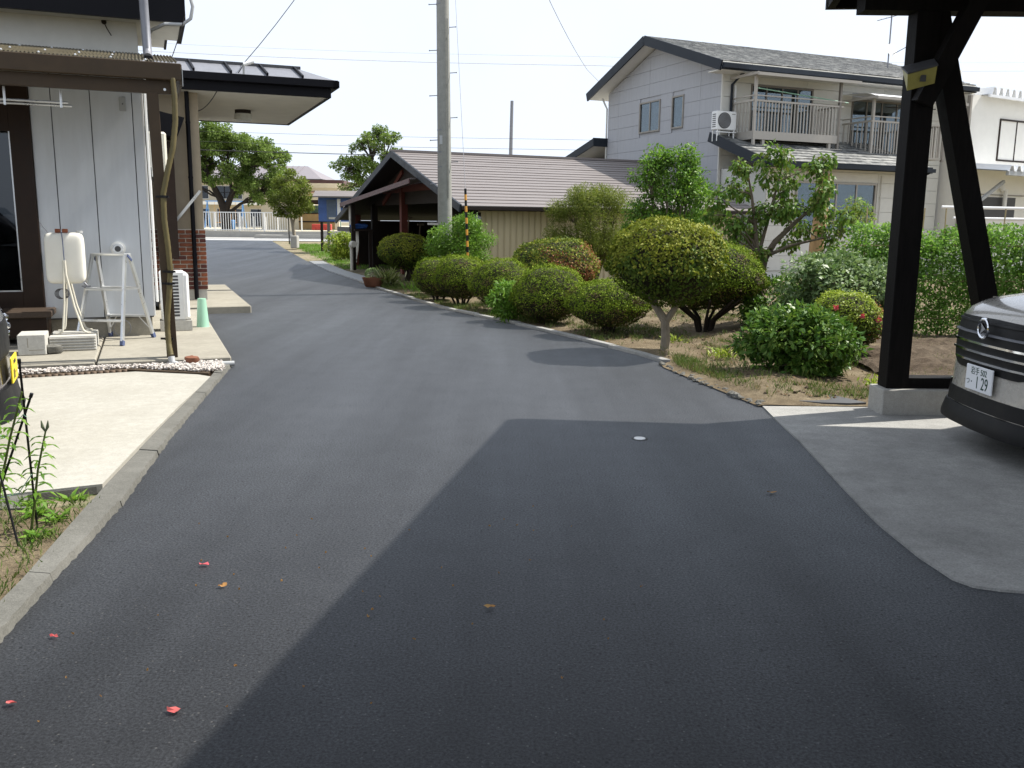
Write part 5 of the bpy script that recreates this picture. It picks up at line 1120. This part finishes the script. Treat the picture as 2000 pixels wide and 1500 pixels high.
LM['cherry'] = leafmat('cherry_leaf', [(.10,.165,.034),(.15,.22,.05),(.21,.28,.08)], .55, .4, .15)
LM['maple'] = leafmat('maple_leaf', [(.101,.142,.024),(.149,.196,.034),(.203,.230,.047)], .5, .4)
LM['yellow'] = leafmat('yellow_green', [(.149,.230,.024),(.270,.351,.041),(.378,.432,.081)], .45, .35)
LM['pale'] = leafmat('pale_leaf', [(.10,.18,.055),(.17,.25,.10),(.24,.31,.16)], .45, .3, .3)
LM['nand'] = leafmat('nandina', [(.135,.216,.041),(.243,.324,.061),(.351,.392,.108)], .5, .35)
# ================================================================== planting
def topmix(hi):
    def f(P,d,g):  # new shoots show on top, older leaves low down and patches of bare brown
        r = g.random(len(P)); top = d[:,2]+.35*np.sin(P[:,0]*9)*np.cos(P[:,1]*8+P[:,2]*7); m_ = np.where(top+(r-.5)*.7 > hi, 0, 1); return m_
    return f
def conmix(P,d,g):
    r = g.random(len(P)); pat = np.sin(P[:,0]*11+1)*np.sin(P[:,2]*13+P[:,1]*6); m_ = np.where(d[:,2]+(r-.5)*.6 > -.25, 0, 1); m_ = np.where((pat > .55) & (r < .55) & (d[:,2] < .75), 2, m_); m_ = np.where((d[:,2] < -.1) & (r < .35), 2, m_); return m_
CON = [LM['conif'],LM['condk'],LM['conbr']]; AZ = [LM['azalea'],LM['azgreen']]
topiary('clipped round azalea on a bare stem beside the garage entrance',(-2.72,22.85,.0),.68,.66,1.20,.36,11000,.045,AZ,[[(.05,0,-.05,.07),(.02,.02,.25,.06),(-.15,.02,.6,.04)],[(.05,0,-.05,.06),(.15,-.02,.3,.05),(.3,0,.6,.03)]],1,mixfn=topmix(.05),vase=.25)
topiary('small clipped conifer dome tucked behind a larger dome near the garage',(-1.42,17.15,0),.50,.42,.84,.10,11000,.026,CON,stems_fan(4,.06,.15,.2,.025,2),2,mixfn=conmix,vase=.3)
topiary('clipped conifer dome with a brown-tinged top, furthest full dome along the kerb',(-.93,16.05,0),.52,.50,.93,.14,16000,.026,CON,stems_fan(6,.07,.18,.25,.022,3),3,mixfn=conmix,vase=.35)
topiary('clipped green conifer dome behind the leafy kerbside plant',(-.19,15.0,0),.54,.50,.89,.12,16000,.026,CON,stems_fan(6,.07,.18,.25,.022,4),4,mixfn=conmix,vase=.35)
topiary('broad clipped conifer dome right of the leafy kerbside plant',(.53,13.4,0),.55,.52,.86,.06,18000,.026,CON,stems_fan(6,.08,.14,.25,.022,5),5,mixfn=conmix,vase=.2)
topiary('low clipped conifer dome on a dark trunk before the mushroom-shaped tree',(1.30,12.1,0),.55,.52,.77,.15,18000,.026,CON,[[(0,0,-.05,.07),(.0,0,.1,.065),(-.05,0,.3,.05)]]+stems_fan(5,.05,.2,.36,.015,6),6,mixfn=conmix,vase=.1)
def ormix(P,d,g):
    r = g.random(len(P)); s = d[:,0]*.6-d[:,1]*.5+.25*np.sin(P[:,0]*6+P[:,2]*9); m_ = np.where(r < .5, 0, 1); return np.where((s+(r-.5)*.7 > .5) & (d[:,2] < .8) & (r < .85), 2, m_)
topiary('wide clipped azalea dome flushed with orange leaves before the beige wall',(.75,16.6,0),.82,.74,1.22,.22,18000,.042,AZ+[LM['orange']],stems_fan(5,.1,.3,.35,.03,7),7,mixfn=ormix,vase=.2)
topiary('mushroom-shaped clipped azalea tree on a pale forked trunk by the kerb',(1.80,10.49,0),.70,.66,1.56,.585,22000,.042,AZ,[[(0,0,-.05,.062),(.005,0,.2,.055),(-.01,.01,.38,.05),(-.12,.02,.55,.042),(-.22,.02,.68,.034),(-.42,.0,.92,.02)],[(-.01,.01,.36,.042),(.09,0,.52,.036),(.16,-.02,.66,.030),(.36,0,.90,.018)],[(-.14,.02,.57,.03),(-.10,.1,.8,.022),(-.05,.2,1.0,.014)],[(.12,0,.58,.026),(.10,-.12,.8,.02),(.05,-.3,.95,.012)]],8,name='topiary_tree',cat='tree',mixfn=topmix(.1),vase=.35,bark='barkp',bare=.7,core=.86)
bpy.context.view_layer.update()
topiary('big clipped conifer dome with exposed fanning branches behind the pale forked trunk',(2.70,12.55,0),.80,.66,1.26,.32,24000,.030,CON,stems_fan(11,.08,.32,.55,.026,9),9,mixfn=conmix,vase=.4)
az = topiary('small clipped azalea with pink blooms and reddish edge by the carport post',(3.74,10.05,0),.43,.42,.77,.14,12000,.030,[LM['yellow'],LM['azgreen'],LM['orange']],stems_fan(6,.06,.15,.2,.02,10),10,mixfn=lambda P,d,g: np.where((d[:,0]+(g.random(len(P))-.5)*.7 > .62) & (g.random(len(P))<.6),2,np.where(d[:,2]+(g.random(len(P))-.5)*.5>.15,0,1)),vase=.3)
for k,(x,y,z) in enumerate(((-.36,-.24,.60),(-.24,-.33,.63),(-.22,-.36,.52),(.02,-.42,.55),(.22,-.36,.50),(-.33,-.2,.55))):
    g = np.random.default_rng(40+k); n = 9; a = np.linspace(0,6.28,n); A = np.stack([np.cos(a),-.5-.0*a,np.sin(a)],1); link('bloom', leaf_mesh('bloom', np.tile([x,y,z],(n,1))+g.normal(0,.006,(n,3)), A, np.tile([0,-1.,.2],(n,1))+g.normal(0,.2,(n,3)), .038, .030, M['pink']), az)
def bushy(name,label,loc,rx,ry,h,n_cl,cr,per,ls,lw,mats,seed,bark='bark',cat='bush',group=None,z0=.12,flat=.9,droop=.1,stemr=.014,power=.5,br=.01,twigs=2,tops=None):
    q = random.Random(seed); cl = []
    for i in range(n_cl):
        a = q.uniform(0,2*pi); r = q.random()**power; z = z0+(h-z0)*q.random(); k = math.sqrt(max(.06,1-((z-z0-(h-z0)*.45)/(h-z0)/.62)**2)); cl.append((rx*k*r*cos(a), ry*k*r*sin(a), z, cr*q.uniform(.7,1.25)))
    if tops: cl += tops
    tr = []
    for i in range(7): a = 2*pi*i/7; tr.append([(.04*cos(a),.04*sin(a),-.03,stemr),(rx*.25*cos(a),ry*.25*sin(a),h*.35,stemr*.8),(rx*.45*cos(a),ry*.45*sin(a),h*.7,stemr*.5)])
    return tree(name,label,loc,tr,cl,per,ls,lw,mats,bark,seed,cat,group,br,flat,droop,.1,twigs)
bushy('camellia_bush','glossy-leaved camellia bush in front of the pink-flowered azalea',(2.86,8.98,.02),.60,.46,.58,80,.14,420,.075,.48,LM['camel'],21,z0=.08,power=.45)
bushy('leafy_plant','low bright leafy plant between two conifer domes at the kerb',(-.03,13.75,.02),.32,.28,.50,34,.12,420,.07,.40,LM['fresh'],22,z0=.04)
bushy('roadside_bush','bright green bush growing round the utility pole guy wire',(-1.07,18.6,0),.66,.52,1.58,120,.16,360,.055,.42,LM['fresh'],23,z0=.25)
bushy('feathery_shrub','feathery olive shrub leaning before the mauve garage roof',(1.75,20.0,0),.98,.7,2.15,120,.24,520,.06,.2,LM['feath'],24,z0=.75,stemr=.025,tops=[(-.3,0,2.1,.28),(-.7,0,1.75,.26),(.1,0,2.05,.26),(.75,0,1.75,.24),(-.85,0,1.35,.22)])
bushy('green_shrub','tall fresh green shrub with upright shoots against the grey gable',(3.05,18.0,0),.80,.6,2.85,150,.20,260,.070,.55,[LM['fresh'],LM['fresh'],LM['camel']],25,z0=.8,stemr=.03,tops=[(-.30,0,2.75,.16),(-.35,0,2.98,.09),(.30,0,2.80,.16),(.40,.0,3.0,.09),(-.7,0,2.45,.15),(.75,0,2.15,.18),(.6,0,1.85,.18),(.9,-.1,1.7,.18),(.95,0,1.35,.16)])
bushy('yellow_bush','yellow-green bush beside the garage corner post',(-6.2,33.0,.18),.60,.5,.82,50,.17,220,.08,.6,LM['yellow'],26,z0=.08)
bushy('pale_leaf_shrub','broad pale-leaved shrub spreading behind the pink-flowered azalea',(4.15,11.6,.05),.85,.5,.98,75,.17,240,.08,.5,LM['pale'],27,z0=.3)
bushy('garden_shrub','dark leafy shrub at the foot of the dogwood',(3.65,12.4,.04),.55,.5,.75,50,.16,280,.07,.5,[LM['camel'],LM['fresh']],28,z0=.1)
bushy('garden_shrub','tall leafy shrub between the dogwood and the pea trellis',(4.75,12.6,.04),.55,.4,1.1,60,.17,240,.07,.5,[LM['fresh'],LM['pale']],29,z0=.15)
# dogwood with several leaders
q = random.Random(31); cl = []
for (x,y,z,r) in [(-.75,-.1,1.90,.16),(-.55,.1,2.1,.16),(-.35,-.1,2.35,.15),(-.15,.1,2.5,.16),(.05,0,2.62,.14),(.25,-.1,2.45,.15),(.05,.1,2.2,.18),(-.25,0,2.0,.18),(-.6,0,1.65,.17),(-.85,.1,1.7,.14),(.45,0,2.2,.17),(.7,.1,2.4,.16),(.9,0,2.48,.14),(1.0,.1,2.2,.13),(.75,-.1,2.05,.18),(.55,0,1.8,.19),(.3,-.1,1.75,.2),(0,0,1.7,.2),(-.35,.1,1.6,.17),(-.15,-.1,1.4,.17),(.9,0,1.8,.17),(1.15,.1,1.75,.16),(1.3,0,1.5,.15),(1.0,-.1,1.45,.17),(.7,0,1.45,.19),(.45,.1,1.3,.17),(1.25,0,1.15,.15),(.95,-.1,1.1,.16),(.7,0,.95,.15),(1.1,.1,.85,.14),(-.5,0,1.35,.13),(.3,0,2.1,.15),(-.05,.1,1.15,.12)]:
    cl.append((x*.92+q.uniform(-.06,.06), y+q.uniform(-.3,.3), z*.97+q.uniform(-.05,.05), r))
    if q.random()<.6: cl.append((x*.92+q.uniform(-.15,.15), q.uniform(-.4,.4), z*.97+q.uniform(-.12,.1), r*.8))
tree('dogwood_tree','slender multi-stemmed dogwood with drooping leaves behind the camellia',(3.62,13.25,.02),
 [[(0,0,-.05,.075),(.0,0,.4,.065),(.02,0,.75,.06),(.06,0,1.0,.052),(.2,0,1.25,.042),(.45,0,1.5,.03),(.7,.05,1.72,.018)],[(.02,0,.75,.04),(-.05,.02,1.1,.036),(-.1,.03,1.5,.028),(-.18,0,1.9,.02),(-.25,0,2.2,.012)],[(-.06,.03,-.05,.035),(-.09,.05,.6,.032),(-.03,.05,1.0,.028),(.1,.05,1.6,.022),(.2,.03,2.1,.014),(.25,0,2.4,.008)],[(.03,0,.6,.03),(.3,-.05,.72,.022),(.6,-.05,.78,.016),(.9,-.1,.95,.01)],[(.1,-.02,1.05,.03),(.4,-.1,1.2,.022),(.8,-.15,1.3,.015),(1.1,-.1,1.35,.01)]],
 [(a_,b_2,c_,d_*.95) for a_,b_2,c_,d_ in cl],400,.078,.6,LM['dog'],'bark',31,br=.016,droop=1.0,twigs=4,flat=.95)
# pruned log by the dogwood
b = MB(); b.tube([(5.05,15.2,.0),(5.08,15.2,1.2),(5.16,15.2,2.35)],[.13,.12,.10],12); tag(b.build('cut_trunk', mat('peeled_wood',(.36,.23,.11),.8,.3,8,.4,40,stretch=(1,1,.2)),None,True),'bare tan trunk standing behind the dogwood','trunk')
# nandina tuft
tree('nandina','yellow-green feathery tuft on thin canes before the lower windows',(6.02,16.0,0),[[(0,0,0,.02),(.02,0,1.0,.016),(.0,0,1.6,.012)],[(.1,.05,0,.016),(.12,.05,1.2,.012)]],[(-.05,0,1.9,.17),(.08,0,1.8,.18),(-.14,0,1.72,.15),(.18,0,1.65,.14),(0,0,1.62,.17)],520,.075,.24,[LM['nand'],LM['nand'],LM['fresh']],'barkd',33,cat='shrub',droop=.5,br=.01)
# peas on a cane trellis
TR = thing('pea_trellis','row of tall climbing peas on a bamboo cane trellis behind the plot','trellis',(0,0,0))
for k in range(14):
    x = 4.75+k*.36; y = 12.25-(x-4.75)*.02; b = MB(); b.tube([(x,y,0),(x+rnd.uniform(-.05,.05),y,1.75)],.009,6); b.build('cane', M['cane'], TR)
for z in (.28,.78,1.25): b = MB(); b.tube([(4.6,12.1,z),(7.2,12.05,z+.02),(9.8,12.0,z)],.009,6); b.build('cross_cane', M['cane'], TR)
g = np.random.default_rng(35); n = 62000
X = g.uniform(4.55,9.9,n); Z = .04+1.5*g.random(n)**.85; hgt = 1.50+.14*np.sin(X*4.1)+.10*np.sin(X*9.7+1)+.06*np.sin(X*23); Z = np.minimum(Z, hgt-.02+g.normal(0,.06,n)); Y = 12.2-(X-4.75)*.03+g.normal(0,.17,n)
clus = np.sin(X*13+2*np.sin(Z*9))*np.sin(Z*14+X*3); k_ = (clus+g.normal(0,.55,n)) > -.45; X=X[k_];Y=Y[k_];Z=Z[k_]; n=len(X)
link('vine_leaves', leaf_mesh('vine_leaves', np.stack([X,Y,Z],1), unit(n,g)+np.array([0,-.3,.1]), unit(n,g)*.7+np.array([.2,-.5,.5]), g.uniform(.03,.065,n), g.uniform(.02,.042,n), LM['pea']), TR)
for k in range(40): x = 4.6+k*.132; b = MB(); b.tube([(x,12.2,.02),(x+rnd.uniform(-.1,.1),12.15+rnd.uniform(-.1,.1),.6),(x+rnd.uniform(-.15,.15),12.2,1.3)],.005,4); b.build('vine', M['grass'], TR)
bushy('garden_shrub','reddish wispy shrub at the far end of the pea row',(9.0,13.4,0),.5,.4,2.0,30,.18,60,.05,.4,[LM['nand'],LM['orange']],37,z0=1.0)
# potted plants by the garage
pt = thing('potted_plant','brown bowl of strappy variegated leaves beside the kerb','potted plant',(-2.98,20.6,.0))
b = MB(); b.lathe([(.16,0),(.19,.02),(.25,.2),(.26,.22),(.23,.22),(.22,.17)],20,(-.22,0,.02)); b.build('pot', M['terra'], pt, True)
g = np.random.default_rng(50); n = 260; a = g.uniform(0,6.28,n); el = g.uniform(.2,1.3,n); A = np.stack([np.cos(a)*np.cos(el),np.sin(a)*np.cos(el),np.sin(el)],1); c0 = np.array([.12,0,.18])+g.normal(0,.09,(n,3))*np.array([1.2,1,.7]); link('leaves', leaf_mesh('leaves', c0, A, unit(n,g)+np.array([0,0,1.]), g.uniform(.15,.3,n), .035, [leafmat('strappy',[(.10,.15,.03),(.20,.24,.07),(.40,.38,.22)],.4,.25)]), pt)
n = 500; d = unit(n,g); link('moss_ball', leaf_mesh('moss_ball', np.array([-.22,0,.30])+d*.16*np.array([1,1,.8]), d+unit(n,g)*.5, unit(n,g)+d, .05,.02, LM['pale']), pt)
# stray iris clump
b_n = 40; g = np.random.default_rng(52); a = g.uniform(0,6.28,b_n); A = np.stack([np.cos(a)*.5,np.sin(a)*.5,np.ones(b_n)],1); o = link('iris_clump', leaf_mesh('iris_clump', np.array([-2.0,18.6,.02])+g.normal(0,.12,(b_n,3))*np.array([1,1,0]), A, unit(b_n,g), g.uniform(.2,.4,b_n), .02, LM['fresh'])); tag(o,'tuft of upright bright blades between the round azalea and conifer domes','plant')
# ---------------- far trees
cl = []; q = random.Random(61)
for (x,z,r) in [(-1.8,6.6,.75),(-.8,7.1,.7),(.1,6.9,.75),(-2.6,6.0,.7),(-3.2,5.2,.7),(1.0,6.4,.7),(1.9,6.1,.7),(2.8,5.8,.65),(3.6,5.5,.6),(4.3,5.2,.5),(-1.4,5.8,.7),(-.3,5.7,.65),(1.4,5.4,.6),(2.5,5.0,.55),(3.3,4.7,.5),(-2.6,4.6,.65),(-1.6,4.4,.55),(-3.1,3.8,.6),(-2.3,3.4,.5),(1.2,3.6,.65),(2.0,3.3,.65),(2.8,3.1,.6),(3.5,3.3,.55),(.6,3.0,.45),(4.1,2.9,.5),(1.8,2.5,.5),(2.8,2.4,.5),(-3.4,6.4,.6)]:
    cl.append((x,q.uniform(-1.4,1.4),z,r*.95)); cl += [(x+q.uniform(-.75,.75),q.uniform(-2,2),z+q.uniform(-.45,.45),r*q.uniform(.35,.65)) for _ in range(4)]
for _ in range(70):
    a = q.uniform(0,2*pi); r = q.random()**.5; xx = .3+4.0*r*cos(a); cl.append((xx, q.uniform(-2,2), 5.1+1.75*r*sin(a)-.12*max(0,xx)**1.4, q.uniform(.35,.6)))
tree('cherry_tree','large spreading cherry tree with dark trunk behind the school fence',(-20.2,64,.6),[[(0,0,-.1,.42),(.0,0,.8,.34),(-.1,0,1.6,.30),(-.35,0,2.3,.24),(-.9,0,3.4,.18),(-1.4,.2,4.6,.12),(-1.5,.2,5.8,.06)],[(-.05,0,1.5,.24),(.35,0,2.4,.2),(.9,0,3.6,.15),(1.6,-.2,4.4,.10),(2.8,-.2,5.0,.06)],[(0,0,1.2,.15),(1.0,.1,2.0,.1),(2.2,.2,2.6,.06)],[(.5,0,2.8,.13),(.2,.3,4.2,.1),(.2,.3,5.8,.05)]],cl,95,.17,.6,LM['cherry'],'barkd',61,br=.07,twigs=4,flat=.75)
cl = []
for (x,z,r) in [(0,6.6,.6),(.9,6.9,.6),(1.6,6.4,.6),(-.5,6.0,.5),(.6,5.9,.6),(-1.6,5.0,.5),(-1.0,4.7,.6),(-.2,4.9,.65),(.5,4.5,.6),(-1.2,4.1,.5),(-.4,3.8,.6),(1.3,5.2,.6),(2.0,5.5,.6),(-2.0,4.6,.35),(1.0,3.6,.7),(-1.2,3.3,.45)]:
    cl.append((x,q.uniform(-1,1),z,r*.9)); cl += [(x+q.uniform(-.6,.6),q.uniform(-1,1),z+q.uniform(-.35,.35),r*q.uniform(.3,.6)) for _ in range(4)]
tree('cherry_tree','cherry tree rising behind the dark garage gable',(-9.9,62,.5),[[(0.6,0,0,.25),(.6,0,2,.2),(.4,0,3.5,.15),(.3,0,5,.09)],[(.6,0,2.2,.12),(-.4,0,3.6,.08),(-1.2,0,4.4,.04)],[(.5,0,3,.1),(1.2,0,5,.06)]],cl,95,.17,.6,LM['cherry'],'barkd',62,br=.05,twigs=4)
cl = []
for (x,z,r) in [(0,3.15,.28),(-.25,2.9,.32),(.3,2.85,.32),(-.5,2.6,.32),(.1,2.55,.36),(.6,2.5,.32),(-.7,2.2,.32),(-.3,2.2,.36),(.3,2.15,.36),(.75,2.2,.28),(-.75,1.85,.3),(-.2,1.8,.34),(.35,1.75,.34),(-.4,1.5,.3),(.15,1.45,.28),(.7,1.75,.28),(-.75,1.5,.24)]:
    cl.append((x,q.uniform(-.5,.5),z,r)); cl.append((x+q.uniform(-.2,.2),q.uniform(-.7,.7),z+q.uniform(-.15,.15),r*.8))
tree('maple_tree','small yellow-green maple at the end of the drive',(-9.75,40.2,.35),[[(.12,0,-.05,.09),(.04,0,.5,.075),(-.02,0,1.0,.07),(-.1,0,1.4,.05),(-.25,0,2.0,.03)],[(-.02,0,1.0,.05),(.2,0,1.5,.04),(.3,0,2.2,.025)]],cl,260,.095,.55,LM['maple'],'barkp',63,br=.025,twigs=4)
# ---------------- lilies at the left with stakes
def lily(base, pts, seed, label, buds):
    t = thing('lily_plant', label, 'lily', base); q = random.Random(seed); g = np.random.default_rng(seed)
    b = MB(); b.tube(pts,[.007-.003*i/(len(pts)-1) for i in range(len(pts))],6); b.build('stem', M['grass'], t, True)
    Ps=[];As=[]; n = 34
    for i in range(n):
        s = .25+.73*i/n; k = s*(len(pts)-1); j = min(int(k),len(pts)-2); p = Vector(pts[j]).lerp(Vector(pts[j+1]),k-j); a = i*2.4
        Ps.append(p); As.append((cos(a),sin(a),.15))
    Ps=np.array([tuple(p) for p in Ps]); As=np.array(As); L_=np.linspace(.11,.07,n)
    mid = Ps+As*L_[:,None]*.5
    link('leaves', leaf_mesh('leaves',np.concatenate([Ps,mid]),np.concatenate([As,As+np.array([0,0,-.75])]),np.tile([0,0,1.],(2*n,1)),np.concatenate([L_*.75,L_*.6]),.017,LM['fresh']), t)
    for k in range(buds):
        e = Vector(pts[-1]); b = MB(); b.tube([e,e+Vector((.012*(k*2-1),0,.025)),e+Vector((.016*(k*2-1),0,.055))],[.003,.008,.002],8); b.build('bud', mat('lily_bud',(.09,.11,.06),.6,.15,20), t, True)
lily((-2.31,4.12,.01),[(0,0,0),(.03,0,.15),(.07,-.02,.32),(.12,-.02,.50)],71,'small budded lily stem beside the parking pad kerb',2)
lily((-2.42,4.0,.01),[(0,0,0),(.05,0,.25),(.13,-.02,.5),(.22,-.05,.72)],72,'tall leafy lily stem tied between two dark stakes',0)
lily((-2.52,4.15,.01),[(0,0,0),(.02,0,.2),(.07,0,.40),(.09,0,.56)],73,'leaning lily stem beyond the crossed dark stakes',1)
for k,(p,q_,l) in enumerate((((-2.30,4.16,0),(-2.20,3.95,.86),'thin dark plant stake standing upright among the lilies'),((-2.50,4.05,0),(-2.18,3.98,.70),'dark plant stake slanting across the lilies'),((-2.26,3.92,0),(-2.42,4.02,.62),'short dark stake at the front of the lily bed'))):
    b = MB(); b.tube([p,q_],.0055,7); b.tube([Vector(q_),Vector(q_)+(Vector(q_)-Vector(p)).normalized()*.02],.008,7); tag(b.build('plant_stake', M['blackp'], None, True), l, 'stake')
b = MB(); b.tube([(-2.48,4.1,.55),(-2.34,4.02,.50),(-2.22,3.98,.62),(-2.2,3.97,.61)],.0022,4); b.tube([(-2.5,4.05,.18),(-2.32,4.06,.22),(-2.24,4.04,.32)],.0022,4); tag(b.build('green_twine', M['green']),'green twine tied round the lily stakes','twine')
# ---------------- grass and weeds
def blades(n, reg, seed, lo, hi, m_, label, name='grass_tufts', wd=.006, tuft=9, spread=.03):
    g = np.random.default_rng(seed); Cn=[]
    c = reg(g, n//tuft); c = np.repeat(c, tuft, 0)+np.concatenate([g.normal(0,spread,(len(c)*tuft,2)),np.zeros((len(c)*tuft,1))],1); k = len(c)
    a = g.uniform(0,6.28,k); A = np.stack([np.cos(a)*.6,np.sin(a)*.6,np.ones(k)],1)
    o = link(name, leaf_mesh(name, c, A, unit(k,g), g.uniform(lo,hi,k), wd, m_)); return tag(o,label,'grass',kind='stuff')
def reg_garden(g, n):
    y = g.uniform(7.6,22,n*4); x0 = np.interp(y,[a for a,_ in KERB],[b_ for _,b_ in KERB]); x = x0+.15+g.random(n*4)**1.6*5
    k = (np.sin(x*2.3+1)*np.sin(y*1.9)+g.normal(0,.5,n*4) > .35) & ~((x>2.95)&(y<7.6)); x=x[k][:n];y=y[k][:n]; z=np.array([soilz(a,b_,min(a-interp(KERB,b_),b_-7.3)) for a,b_ in zip(x,y)]); return np.stack([x,y,np.maximum(z,.01)],1)
blades(34000, reg_garden, 81, .03,.10,[M['grass']],'thin grass and weeds scattered over the garden soil')
blades(14000, reg_garden, 82, .02,.07,[M['drygrass']],'dry straw litter scattered over the garden soil', 'dry_litter')
def reg_lawn(g,n):
    y = g.uniform(28.5,44,n); x0 = np.interp(y,[a for a,_ in KERB],[b_ for _,b_ in KERB])+.75; x = x0+g.random(n)*np.minimum(5.5,12-.2*y); z = np.array([gz(v) for v in y])-.03; return np.stack([x,y,z],1)
blades(26000, reg_lawn, 83, .05,.14,[LM['fresh']],'mown grass strip between the drive and the notice board','grass_strip',.014,9,.07)
blades(3200, lambda g,n: np.stack([-2.15-g.random(n)**1.4*1.2-(y_-3.4)*.13*0-(4.4-(y_:=g.uniform(2.2,4.55,n)))*-.18-.12, y_, np.full(n,.012)],1) if False else (lambda y_: np.stack([np.interp(y_,[a for a,_ in INN],[b_ for _,b_ in INN])-.04-g.random(n)**1.3*1.1, y_, np.full(n,.015)],1))(g.uniform(2.4,4.6,n)), 84, .015,.06,[M['grass'],M['drygrass']],'short weeds and dry grass in the left plant bed','weeds',.007,8,.035)
# broad-leaved weeds in the left bed
g = np.random.default_rng(85)
for k,(x,y,r) in enumerate(((-2.34,4.58,.11),(-2.42,4.36,.10),(-2.28,4.28,.09),(-2.5,4.52,.07),(-2.25,4.05,.08))):
    n = 26; a = g.uniform(0,6.28,n); A = np.stack([np.cos(a),np.sin(a),g.uniform(.1,.9,n)],1); o = link('weed_rosette', leaf_mesh('weed_rosette', np.array([x,y,.015])+g.normal(0,.02,(n,3))*np.array([1,1,.2]), A, np.tile([0,0,1.],(n,1))+unit(n,g)*.4, g.uniform(.5,1,n)*r, .022, LM['fresh'])); tag(o,'green weed rosette growing along the inner kerb edge','weed','weed rosettes along the kerb')
for k,(x,y,r,l) in enumerate(((2.35,9.9,.14,'yellow-green weed clump beside the pale forked trunk'),(2.0,11.2,.10,'weed sprig on the soil behind the pale forked trunk'),(3.35,8.2,.08,'weed tuft between camellia and carport plinth'))):
    n = 60; a = g.uniform(0,6.28,n); A = np.stack([np.cos(a),np.sin(a),g.uniform(.3,1.6,n)],1); o = link('weed_clump', leaf_mesh('weed_clump', np.array([x,y,.06])+g.normal(0,.07,(n,3))*np.array([1,1,.3]), A, unit(n,g)+np.array([0,0,.8]), g.uniform(.5,1,n)*r, .02, LM['yellow'])); tag(o,l,'weed')
# clods on the garden bed
cp = reg_garden(np.random.default_rng(90), 2400); b = MB()
for k,(x,y,z) in enumerate(cp): b.rock((x,y,z+.004), .006+.02*rnd.random()**3, .7, k, 4)
tag(b.build('soil_clods', M['tilled']),'small clods and crumbs lying over the garden soil','clods',kind='stuff')
g = np.random.default_rng(91); cp = reg_garden(g, 2600); n = len(cp); a = g.uniform(0,6.28,n)
o = link('leaf_litter', leaf_mesh('leaf_litter', cp+np.array([0,0,.006]), np.stack([np.cos(a),np.sin(a),g.normal(0,.15,n)],1), np.tile([0,0,1.],(n,1))+unit(n,g)*.4, g.uniform(.02,.05,n), .016, leafmat('brown_litter',[(.12,.06,.025),(.22,.12,.05),(.30,.20,.10)],.8,.1))); tag(o,'fallen brown leaves scattered under the garden bushes','leaf litter',kind='stuff')
# stones along the soil edge of the drive
for k in range(34):
    y = 7.4+k*.068; x = interp(KERB,y)+rnd.uniform(-.04,.05); r = rnd.uniform(.015,.035) if k>6 else rnd.uniform(.025,.055)
    b = MB(); b.rock((0,0,0),r,.6,k,6); o = b.build('edge_stone', M['kerb'], None); o.location = (x,y,.015); tag(o,'small broken grey stone where the asphalt meets the soil','stone','stones along the soil edge')
# ---------------- petals and leaves on the asphalt
def litter(x,y,r,m_,label,seed,cat,group=None):
    q = random.Random(seed); b = MB(); n = 10; vs = [(0,0,.006)]+[(r*(1+.25*q.uniform(-1,1))*cos(2*pi*i/n),r*.55*(1+.3*q.uniform(-1,1))*sin(2*pi*i/n),.004+.012*q.random()) for i in range(n)]
    b.add(vs,[(0,1+i,1+(i+1)%n) for i in range(n)]); o = b.build('petal' if cat=='petal' else 'fallen_leaf', m_, None, True); o.location=(x,y,.004); o.rotation_euler.z=q.uniform(-.4,.4); tag(o,label,cat,group)
litter(-1.03,2.54,.024,M['redpetal'],'large coral-red petal on the asphalt',1,'petal'); litter(-1.65,3.03,.014,M['redpetal'],'tiny red petal near the kerb end',2,'petal'); litter(-1.55,2.57,.017,M['redpetal'],'dull red petal at the shaded kerb foot',3,'petal'); litter(-1.34,3.73,.022,M['pink'],'slim pink petal lying out on the asphalt',4,'petal')
litter(-1.19,3.50,.018,M['dryleaf'],'curled tan leaf beside the slim pink petal',5,'leaf'); litter(-.08,3.32,.022,M['dryleaf'],'brown dry leaf in the carport shadow',6,'leaf'); litter(1.48,4.90,.030,M['dryleaf'],'yellowish leaf near the carport slab',7,'leaf')
for k in range(46):
    x = rnd.uniform(-1.6,.6); y = rnd.uniform(2.2,4.6); litter(x,y,rnd.uniform(.003,.006),M['dryleaf'],'speck of plant debris on the asphalt',100+k,'debris','debris specks on the asphalt')
# survey marker
mk = thing('survey_marker','small white round marker set in the shaded asphalt','marker',(.91,6.19,.0))
b = MB(); b.lathe([(.042,.002),(.04,.008),(.0,.01)],20); b.build('disc', M['white'], mk); b = MB(); b.lathe([(.06,.001),(.05,.003),(.0,.0035)],20); b.build('patch', M['blackp'], mk)
# asphalt patch ring by the slab edge
